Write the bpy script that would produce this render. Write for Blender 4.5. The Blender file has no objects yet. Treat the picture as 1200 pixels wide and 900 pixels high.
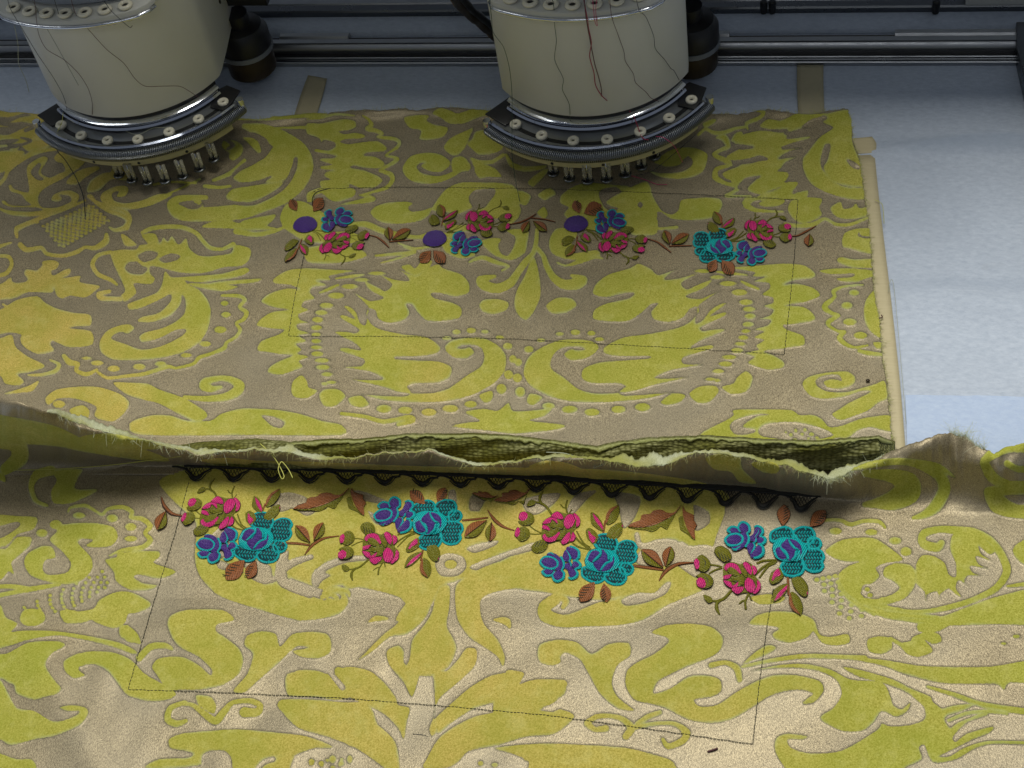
import bpy, bmesh, math, random
import numpy as np
from mathutils import Vector, Matrix
from mathutils.geometry import tessellate_polygon
random.seed(7); rng=np.random.default_rng(7)
S=bpy.context.scene
COL=S.collection
# ---------------------------------------------------------------- camera
M=np.array([[0.97900173,-0.0406314,0.19976162],[0.1568543,0.77603425,-0.61087443],[-0.13020118,0.62938059,0.76611208]])
FPX=1765.; DIST=.97
CAM=M@np.array([0,0,1.])*DIST
cd=bpy.data.cameras.new('camera'); cam=bpy.data.objects.new('camera',cd); COL.objects.link(cam)
cam.matrix_world=Matrix([list(M[0])+[CAM[0]],list(M[1])+[CAM[1]],list(M[2])+[CAM[2]],[0,0,0,1]])
cd.sensor_width=36; cd.lens=36*FPX/1200; cd.clip_start=.02; cd.clip_end=50
cd.dof.use_dof=False
S.camera=cam
def up(px,py,z):
    "point of the scene seen at photo pixel (px,py) that lies at height z"
    px,py,z=np.broadcast_arrays(np.asarray(px,float),np.asarray(py,float),np.asarray(z,float))
    d=np.stack([(px-600)/FPX,-(py-450)/FPX,-np.ones_like(px)],-1)@M.T
    t=(z-CAM[2])/d[...,2]
    return CAM+d*t[...,None]
# ---------------------------------------------------------------- world and lamps
W=bpy.data.worlds.new('World'); S.world=W; W.use_nodes=True
bg=W.node_tree.nodes['Background']; bg.inputs[0].default_value=(.72,.82,1,1); bg.inputs[1].default_value=WORLD_STR=.12
def area(name,loc,target,sx,sy,power,col):
    l=bpy.data.lights.new(name,'AREA'); l.shape='RECTANGLE'; l.size=sx; l.size_y=sy; l.energy=power; l.color=col
    o=bpy.data.objects.new(name,l); COL.objects.link(o); o.location=loc
    o.rotation_euler=(Vector(target)-Vector(loc)).to_track_quat('-Z','Y').to_euler(); return o
area('ceiling_panel_overhead',(.05,.36,2.1),(.05,.1,0),1.4,.8,43,(1,.98,.90))
area('fill_left',(-1.6,-.2,1.9),(0,0,0),.25,1.3,4,(.97,1,.96))  # added fill light from the left, no known lamp there
area('fill_front',(.3,-2.0,2.2),(0,.1,.1),1.6,.25,4,(.95,.98,1))  # weak frontal fill, added to lift the surfaces facing the camera
S.view_settings.view_transform='Standard'; S.view_settings.look='None'; S.view_settings.gamma=1; S.view_settings.exposure=0
S.render.engine='CYCLES'
# ---------------------------------------------------------------- materials
def nt(name):
    m=bpy.data.materials.new(name); m.use_nodes=True; t=m.node_tree; b=t.nodes['Principled BSDF']; return m,t,b
def N(t,k,**kw):
    n=t.nodes.new(k)
    for a,v in kw.items():
        if a.startswith('i_'): n.inputs[a[2:].replace('_',' ')].default_value=v
        else: setattr(n,a,v)
    return n
def mixc(t,f,a,b,mode='MIX'):
    n=t.nodes.new('ShaderNodeMix'); n.data_type='RGBA'; n.blend_type=mode
    for k,v in ((0,f),(6,a),(7,b)):
        if hasattr(v,'links') or isinstance(v,bpy.types.NodeSocket): t.links.new(v,n.inputs[k])
        else: n.inputs[k].default_value=v if k==0 else (*v,1)[:4]
    return n.outputs[2]
def mth(t,op,a,b=None,c=None,clamp=False):
    n=t.nodes.new('ShaderNodeMath'); n.operation=op; n.use_clamp=clamp
    for i,v in enumerate((a,b,c)):
        if v is None: continue
        if isinstance(v,bpy.types.NodeSocket): t.links.new(v,n.inputs[i])
        else: n.inputs[i].default_value=v
    return n.outputs[0]
def noise(t,scale,detail=3,rough=.6,vec=None,dim='3D'):
    n=N(t,'ShaderNodeTexNoise'); n.inputs['Scale'].default_value=scale; n.inputs['Detail'].default_value=detail; n.inputs['Roughness'].default_value=rough
    if vec is not None: t.links.new(vec,n.inputs['Vector'])
    return n.outputs['Fac']
def ramp(t,x,a,b,lo=0.,hi=1.):
    n=N(t,'ShaderNodeMapRange'); n.inputs[1].default_value=a; n.inputs[2].default_value=b; n.inputs[3].default_value=lo; n.inputs[4].default_value=hi
    t.links.new(x,n.inputs[0]); return n.outputs[0]
def bump(t,b,h,strength,dist):
    n=N(t,'ShaderNodeBump'); n.inputs['Strength'].default_value=strength; n.inputs['Distance'].default_value=dist
    t.links.new(h,n.inputs['Height']); t.links.new(n.outputs[0],b.inputs['Normal'])
def objco(t):
    return N(t,'ShaderNodeTexCoord').outputs['Object']
def simple(name,col,rough=.5,metal=0,var=.08,scale=60,bmp=0,bd=.001,spec=.5,coat=0):
    m,t,b=nt(name); co=objco(t); f=noise(t,scale,4,.6,co)
    lo=tuple(c*(1-var) for c in col); hi=tuple(min(1,c*(1+var)) for c in col)
    t.links.new(mixc(t,f,lo,hi),b.inputs['Base Color'])
    b.inputs['Metallic'].default_value=metal
    t.links.new(ramp(t,noise(t,scale*.4,3,.6,co),.3,.7,max(0,rough-.07),min(1,rough+.07)),b.inputs['Roughness'])
    b.inputs['Specular IOR Level'].default_value=spec; b.inputs['Coat Weight'].default_value=coat
    if bmp: bump(t,b,noise(t,scale*3,3,.6,co),bmp,bd)
    return m
PILE_G=(.365,.405,.022); PILE_Y=(.62,.43,.085)
def damask(name):
    m,t,b=nt(name); co=objco(t)
    at=N(t,'ShaderNodeAttribute',attribute_name='sdf').outputs['Fac']
    ti=N(t,'ShaderNodeAttribute',attribute_name='tint').outputs['Fac']
    wob=noise(t,900,2,.6,co); s=mth(t,'ADD',at,mth(t,'MULTIPLY',mth(t,'SUBTRACT',wob,.5),1.5))
    mask=ramp(t,s,-.35,.35)
    # metallic linen ground: weft threads of grey, beige and gold
    sc=N(t,'ShaderNodeMapping'); sc.inputs['Scale'].default_value=(1,.35,1); t.links.new(co,sc.inputs[0])
    w1=noise(t,2300,2,.75,sc.outputs[0]); w2=noise(t,1500,1,.6,co); blotch=noise(t,14,3,.5,co)
    g=mixc(t,ramp(t,w1,.38,.62),(.19,.152,.092),(.49,.405,.250))
    g=mixc(t,ramp(t,blotch,.35,.65),g,mixc(t,.5,g,(.27,.24,.175)))
    spark=ramp(t,noise(t,2000,1,.5,co),.60,.70)
    g=mixc(t,mth(t,'MULTIPLY',spark,.38),g,(.66,.56,.36))
    # pile
    p=mixc(t,ti,PILE_G,PILE_Y)
    p=mixc(t,ramp(t,noise(t,1050,3,.8,co),.34,.66),mixc(t,.62,p,(.19,.18,.015)),mixc(t,.30,p,(.85,.78,.28)))
    p=mixc(t,ramp(t,noise(t,30,5,.65,co),.38,.62,0,.8),p,mixc(t,.5,p,(.27,.31,.02)))
    p=mixc(t,ramp(t,noise(t,95,4,.7,co),.52,.75,0,.55),p,mixc(t,.5,p,(.72,.68,.26)))
    rim=mth(t,'MULTIPLY',ramp(t,s,.2,2.6,1,0),ramp(t,noise(t,55,2,.5,co),.45,.7,0,.55))   # worn pale rim of the pile
    p=mixc(t,rim,p,(.50,.55,.28))
    c=mixc(t,mask,g,p)
    edge=mth(t,'MULTIPLY',ramp(t,mth(t,'ABSOLUTE',mth(t,'ADD',s,.5)),0,.9,1,0),ramp(t,noise(t,120,3,.6,co),.36,.62,.06,.60))        # shadow line along the pile edge, painted as a broken dark outline
    c=mixc(t,edge,c,(.10,.10,.055))
    t.links.new(c,b.inputs['Base Color'])
    t.links.new(ramp(t,mask,0,1,.42,.92),b.inputs['Roughness'])
    t.links.new(ramp(t,mask,0,1,.40,.0),b.inputs['Metallic'])
    b.inputs['Specular IOR Level'].default_value=.35
    b.inputs['Sheen Weight'].default_value=.12; b.inputs['Sheen Roughness'].default_value=.4
    h=mth(t,'ADD',mth(t,'MULTIPLY',w1,.6),mth(t,'MULTIPLY',w2,.5))
    bump(t,b,h,.40,.0006)
    return m
def cloth_plain(name,col,col2,scale=900,basket=False):
    m,t,b=nt(name); co=objco(t)
    f=noise(t,scale,3,.7,co)
    if basket:
        v=N(t,'ShaderNodeTexVoronoi'); v.inputs['Scale'].default_value=420; v.inputs['Randomness'].default_value=.45
        mp=N(t,'ShaderNodeMapping'); mp.inputs['Scale'].default_value=(.75,1.3,1.3); t.links.new(co,mp.inputs[0]); t.links.new(mp.outputs[0],v.inputs['Vector'])
        f=ramp(t,v.outputs['Distance'],0,.75,1,0); big=ramp(t,noise(t,30,3,.5,co),.4,.6)
        c=mixc(t,f,tuple(x*.35 for x in col),mixc(t,big,col,col2)); bump(t,b,f,.8,.001)
    else:
        c=mixc(t,ramp(t,f,.3,.7),col,col2); bump(t,b,f,.5,.0006)
    t.links.new(c,b.inputs['Base Color']); b.inputs['Roughness'].default_value=.9; b.inputs['Specular IOR Level'].default_value=.2
    return m
def thread(name,col,rough=.36,freq=.92,dark=.48):
    "satin stitch: thread ridges run across the stored thread coordinates (mm)"
    m,t,b=nt(name)
    uv=N(t,'ShaderNodeUVMap',uv_map='thread').outputs[0]
    sp=N(t,'ShaderNodeSeparateXYZ'); t.links.new(uv,sp.inputs[0])
    co=objco(t); jit=noise(t,600,2,.5,co)
    ph=mth(t,'ADD',mth(t,'MULTIPLY',sp.outputs[1],freq*6.2832),mth(t,'MULTIPLY',jit,2.2))
    sw=mth(t,'MULTIPLY_ADD',mth(t,'SINE',ph),.5,.5)
    # brick like stitch ends along the thread
    row=mth(t,'FLOOR',mth(t,'MULTIPLY',sp.outputs[1],freq))
    al=mth(t,'FRACT',mth(t,'ADD',mth(t,'MULTIPLY',sp.outputs[0],.28),mth(t,'MULTIPLY',row,.37)))
    end=ramp(t,mth(t,'ABSOLUTE',mth(t,'SUBTRACT',al,.5)),.42,.5)
    hgt=mth(t,'SUBTRACT',sw,mth(t,'MULTIPLY',end,.5))
    dk=tuple(c*dark for c in col); lt=tuple(min(1,c*1.25+.01) for c in col)
    t.links.new(mixc(t,ramp(t,hgt,-.1,.8),dk,mixc(t,ramp(t,jit,.3,.7),col,lt)),b.inputs['Base Color'])
    b.inputs['Roughness'].default_value=rough; b.inputs['Specular IOR Level'].default_value=.45
    b.inputs['Anisotropic'].default_value=.4
    bump(t,b,hgt,.7,.0007)
    return m
def fraycloth():
    m,t,b=nt('frayed_edge_cloth'); co=objco(t); f=noise(t,1200,3,.7,co); g=noise(t,45,3,.6,co); k=noise(t,17,2,.5,co)
    c=mixc(t,ramp(t,g,.38,.55),(.44,.43,.13),(.58,.60,.40)); c=mixc(t,ramp(t,k,.5,.62),c,(.36,.36,.08)); c=mixc(t,ramp(t,f,.35,.65),mixc(t,.45,c,(.16,.17,.06)),c)
    t.links.new(c,b.inputs['Base Color']); b.inputs['Roughness'].default_value=.9; bump(t,b,f,.6,.0006); return m
MAT=dict(
 back=damask('damask_brocade_back'), front=damask('damask_brocade_front'),
 teal=thread('teal_thread',(.004,.52,.52)), tealdark=thread('dark_teal_thread',(.002,.050,.062)), purple=thread('purple_thread',(.085,.035,.25)),
 pink=thread('pink_thread',(.76,.034,.23)), olive=thread('olive_thread',(.21,.20,.012)), brown=thread('brown_thread',(.36,.125,.04)),
 darkbrown=thread('dark_brown_thread',(.07,.022,.012)), lace=simple('black_lace_thread',(.012,.011,.008),.7,0,.3,400,.5,.0003),
 stitch=simple('dark_green_sewing_thread',(.035,.038,.02),.6,0,.2,300),
 olivedark=simple('dark_olive_thread',(.02,.02,.004),.6,0,.2,300),
 fray=fraycloth(), fray2=cloth_plain('olive_cut_edge',(.20,.21,.04),(.42,.44,.20)), frayline=simple('fray_fibre',(.50,.50,.20),.8,0,.3,300),
 fraypale=simple('pale_fray_fibre',(.62,.66,.46),.8,0,.3,300), hem=cloth_plain('cloth_reverse',(.19,.19,.035),(.42,.42,.19),basket=True),
 tape=None, steel=None)

# ---------------------------------------------------------------- traced weave pattern
RX0,RY0,RW,RH=-80,60,1380,960
def cr(pts,closed,n=4):
    P=np.array(pts,float); N=len(P)
    if N<3: return P
    if closed: idx=[np.roll(P,k,0) for k in (1,0,-1,-2)]
    else:
        Q=np.vstack([P[:1],P,P[-1:]]); idx=[Q[0:N-1],Q[1:N],Q[2:N+1],np.vstack([Q[3:N+1],Q[-1:]])[:N-1]]
    a,b,c,d=idx; out=[]
    for t in np.arange(n)/n:
        out.append(0.5*((2*b)+(c-a)*t+(2*a-5*b+4*c-d)*t*t+(3*b-a-3*c+d)*t**3)*1.0)
    R=np.stack(out,1).reshape(-1,P.shape[1])
    # tame overshoot: mix with linear
    lin=np.stack([b*(1-t)+c*t for t in np.arange(n)/n],1).reshape(-1,P.shape[1])
    R=R*.8+lin*.2
    if not closed: R=np.vstack([R,P[-1:]])
    return R
def poly_sdf(P,X,Y):
    d2=np.full(X.shape,1e9); ins=np.zeros(X.shape,bool)
    A=P; B=np.roll(P,-1,0)
    for (ax,ay),(bx,by) in zip(A,B):
        ex,ey=bx-ax,by-ay; L=ex*ex+ey*ey
        if L<1e-9: continue
        wx,wy=X-ax,Y-ay
        t=np.clip((wx*ex+wy*ey)/L,0,1)
        q=(wx-ex*t)**2+(wy-ey*t)**2
        np.minimum(d2,q,out=d2)
        if ay!=by:
            c=((ay>Y)!=(by>Y))&(X<ex*(Y-ay)/ey+ax); ins^=c
    d=np.sqrt(d2); return np.where(ins,d,-d)
def stroke_sdf(S,X,Y):
    d=np.full(X.shape,-1e9)
    for (ax,ay,ar),(bx,by,br) in zip(S[:-1],S[1:]):
        ex,ey=bx-ax,by-ay; L=ex*ex+ey*ey+1e-9
        t=np.clip(((X-ax)*ex+(Y-ay)*ey)/L,0,1)
        np.maximum(d,ar+(br-ar)*t-np.hypot(X-ax-ex*t,Y-ay-ey*t),out=d)
    return d
def fit_h(pairs):
    A=[];b=[]
    for (x,y),(u,v) in pairs:
        A.append([x,y,1,0,0,0,-u*x,-u*y]);b.append(u)
        A.append([0,0,0,x,y,1,-v*x,-v*y]);b.append(v)
    h=np.linalg.lstsq(np.array(A,float),np.array(b,float),rcond=None)[0]
    return np.append(h,1).reshape(3,3)
def ap(H,p):
    p=np.asarray(p,float); q=np.c_[p,np.ones(len(p))]@H.T
    return q[:,:2]/q[:,2:]
def field(text,mir=None):
    F=np.full((RH,RW),-12.0)
    gy,gx=np.mgrid[0:RH,0:RW].astype(float); gx+=RX0; gy+=RY0
    def comb(fn,P,hole,pad):
        x0=max(int(P[:,0].min()-pad-RX0),0);x1=min(int(P[:,0].max()+pad-RX0)+2,RW)
        y0=max(int(P[:,1].min()-pad-RY0),0);y1=min(int(P[:,1].max()+pad-RY0)+2,RH)
        if x1<=x0 or y1<=y0: return
        s=(slice(y0,y1),slice(x0,x1)); v=fn(gx[s],gy[s])
        F[s]=np.minimum(F[s],-v) if hole else np.maximum(F[s],v)
    zx=zy=0;zs=1.
    for ln in text.strip().splitlines():
        ln=ln.split('#')[0].strip()
        if not ln: continue
        op,*a=ln.split()
        if op=='z': zx,zy,zs=map(float,a); continue
        vals=[list(map(float,t.split(','))) for t in a]
        mode=[0]
        if op[0]=='m': mode=[0,1]; op=op[1:]
        elif op[0]=='M': mode=[1]; op=op[1:]
        for m in mode:
            if op in 'ck': V=np.array(vals[:4],float)
            else: V=np.array(vals,float)
            xy=V[:,:2]/zs+[zx,zy]; r=V[:,2:]/zs
            if m: xy=ap(mir,xy)
            if op in 'ph':
                P=cr(xy,True); comb(lambda X,Y:poly_sdf(P,X,Y),P,op=='h',12)
            elif op in 'sg':
                S=cr(np.c_[xy,r],False); comb(lambda X,Y:stroke_sdf(S,X,Y),S,op=='g',12+r.max())
            elif op in 'de':
                for (cx,cy),(rx,ry) in zip(xy,r):
                    Q=np.array([[cx,cy]])
                    k=(rx+ry)/2
                    comb(lambda X,Y:(1-np.sqrt(((X-cx)/rx)**2+((Y-cy)/ry)**2+1e-6))*min(rx,ry),Q,op=='e',k+8)
            elif op in 'ck':
                n_,m_=int(vals[4][0]),int(vals[4][1]); rx,ry=np.array(vals[5])/zs; C=V4=xy[:4]
                for i in range(n_):
                    for j in range(m_):
                        if op=='c' and (i+j)%2: continue
                        u=(i+.5)/n_; v=(j+.5)/m_
                        if op=='k' and j%2: u+=.5/n_
                        cx,cy=(C[0]*(1-u)+C[1]*u)*(1-v)+(C[3]*(1-u)+C[2]*u)*v
                        Q=np.array([[cx,cy]]); comb(lambda X,Y:(1-np.sqrt(((X-cx)/rx)**2+((Y-cy)/ry)**2+1e-6))*min(rx,ry)*1.0,Q,False,max(rx,ry)+6)
    return F

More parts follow.
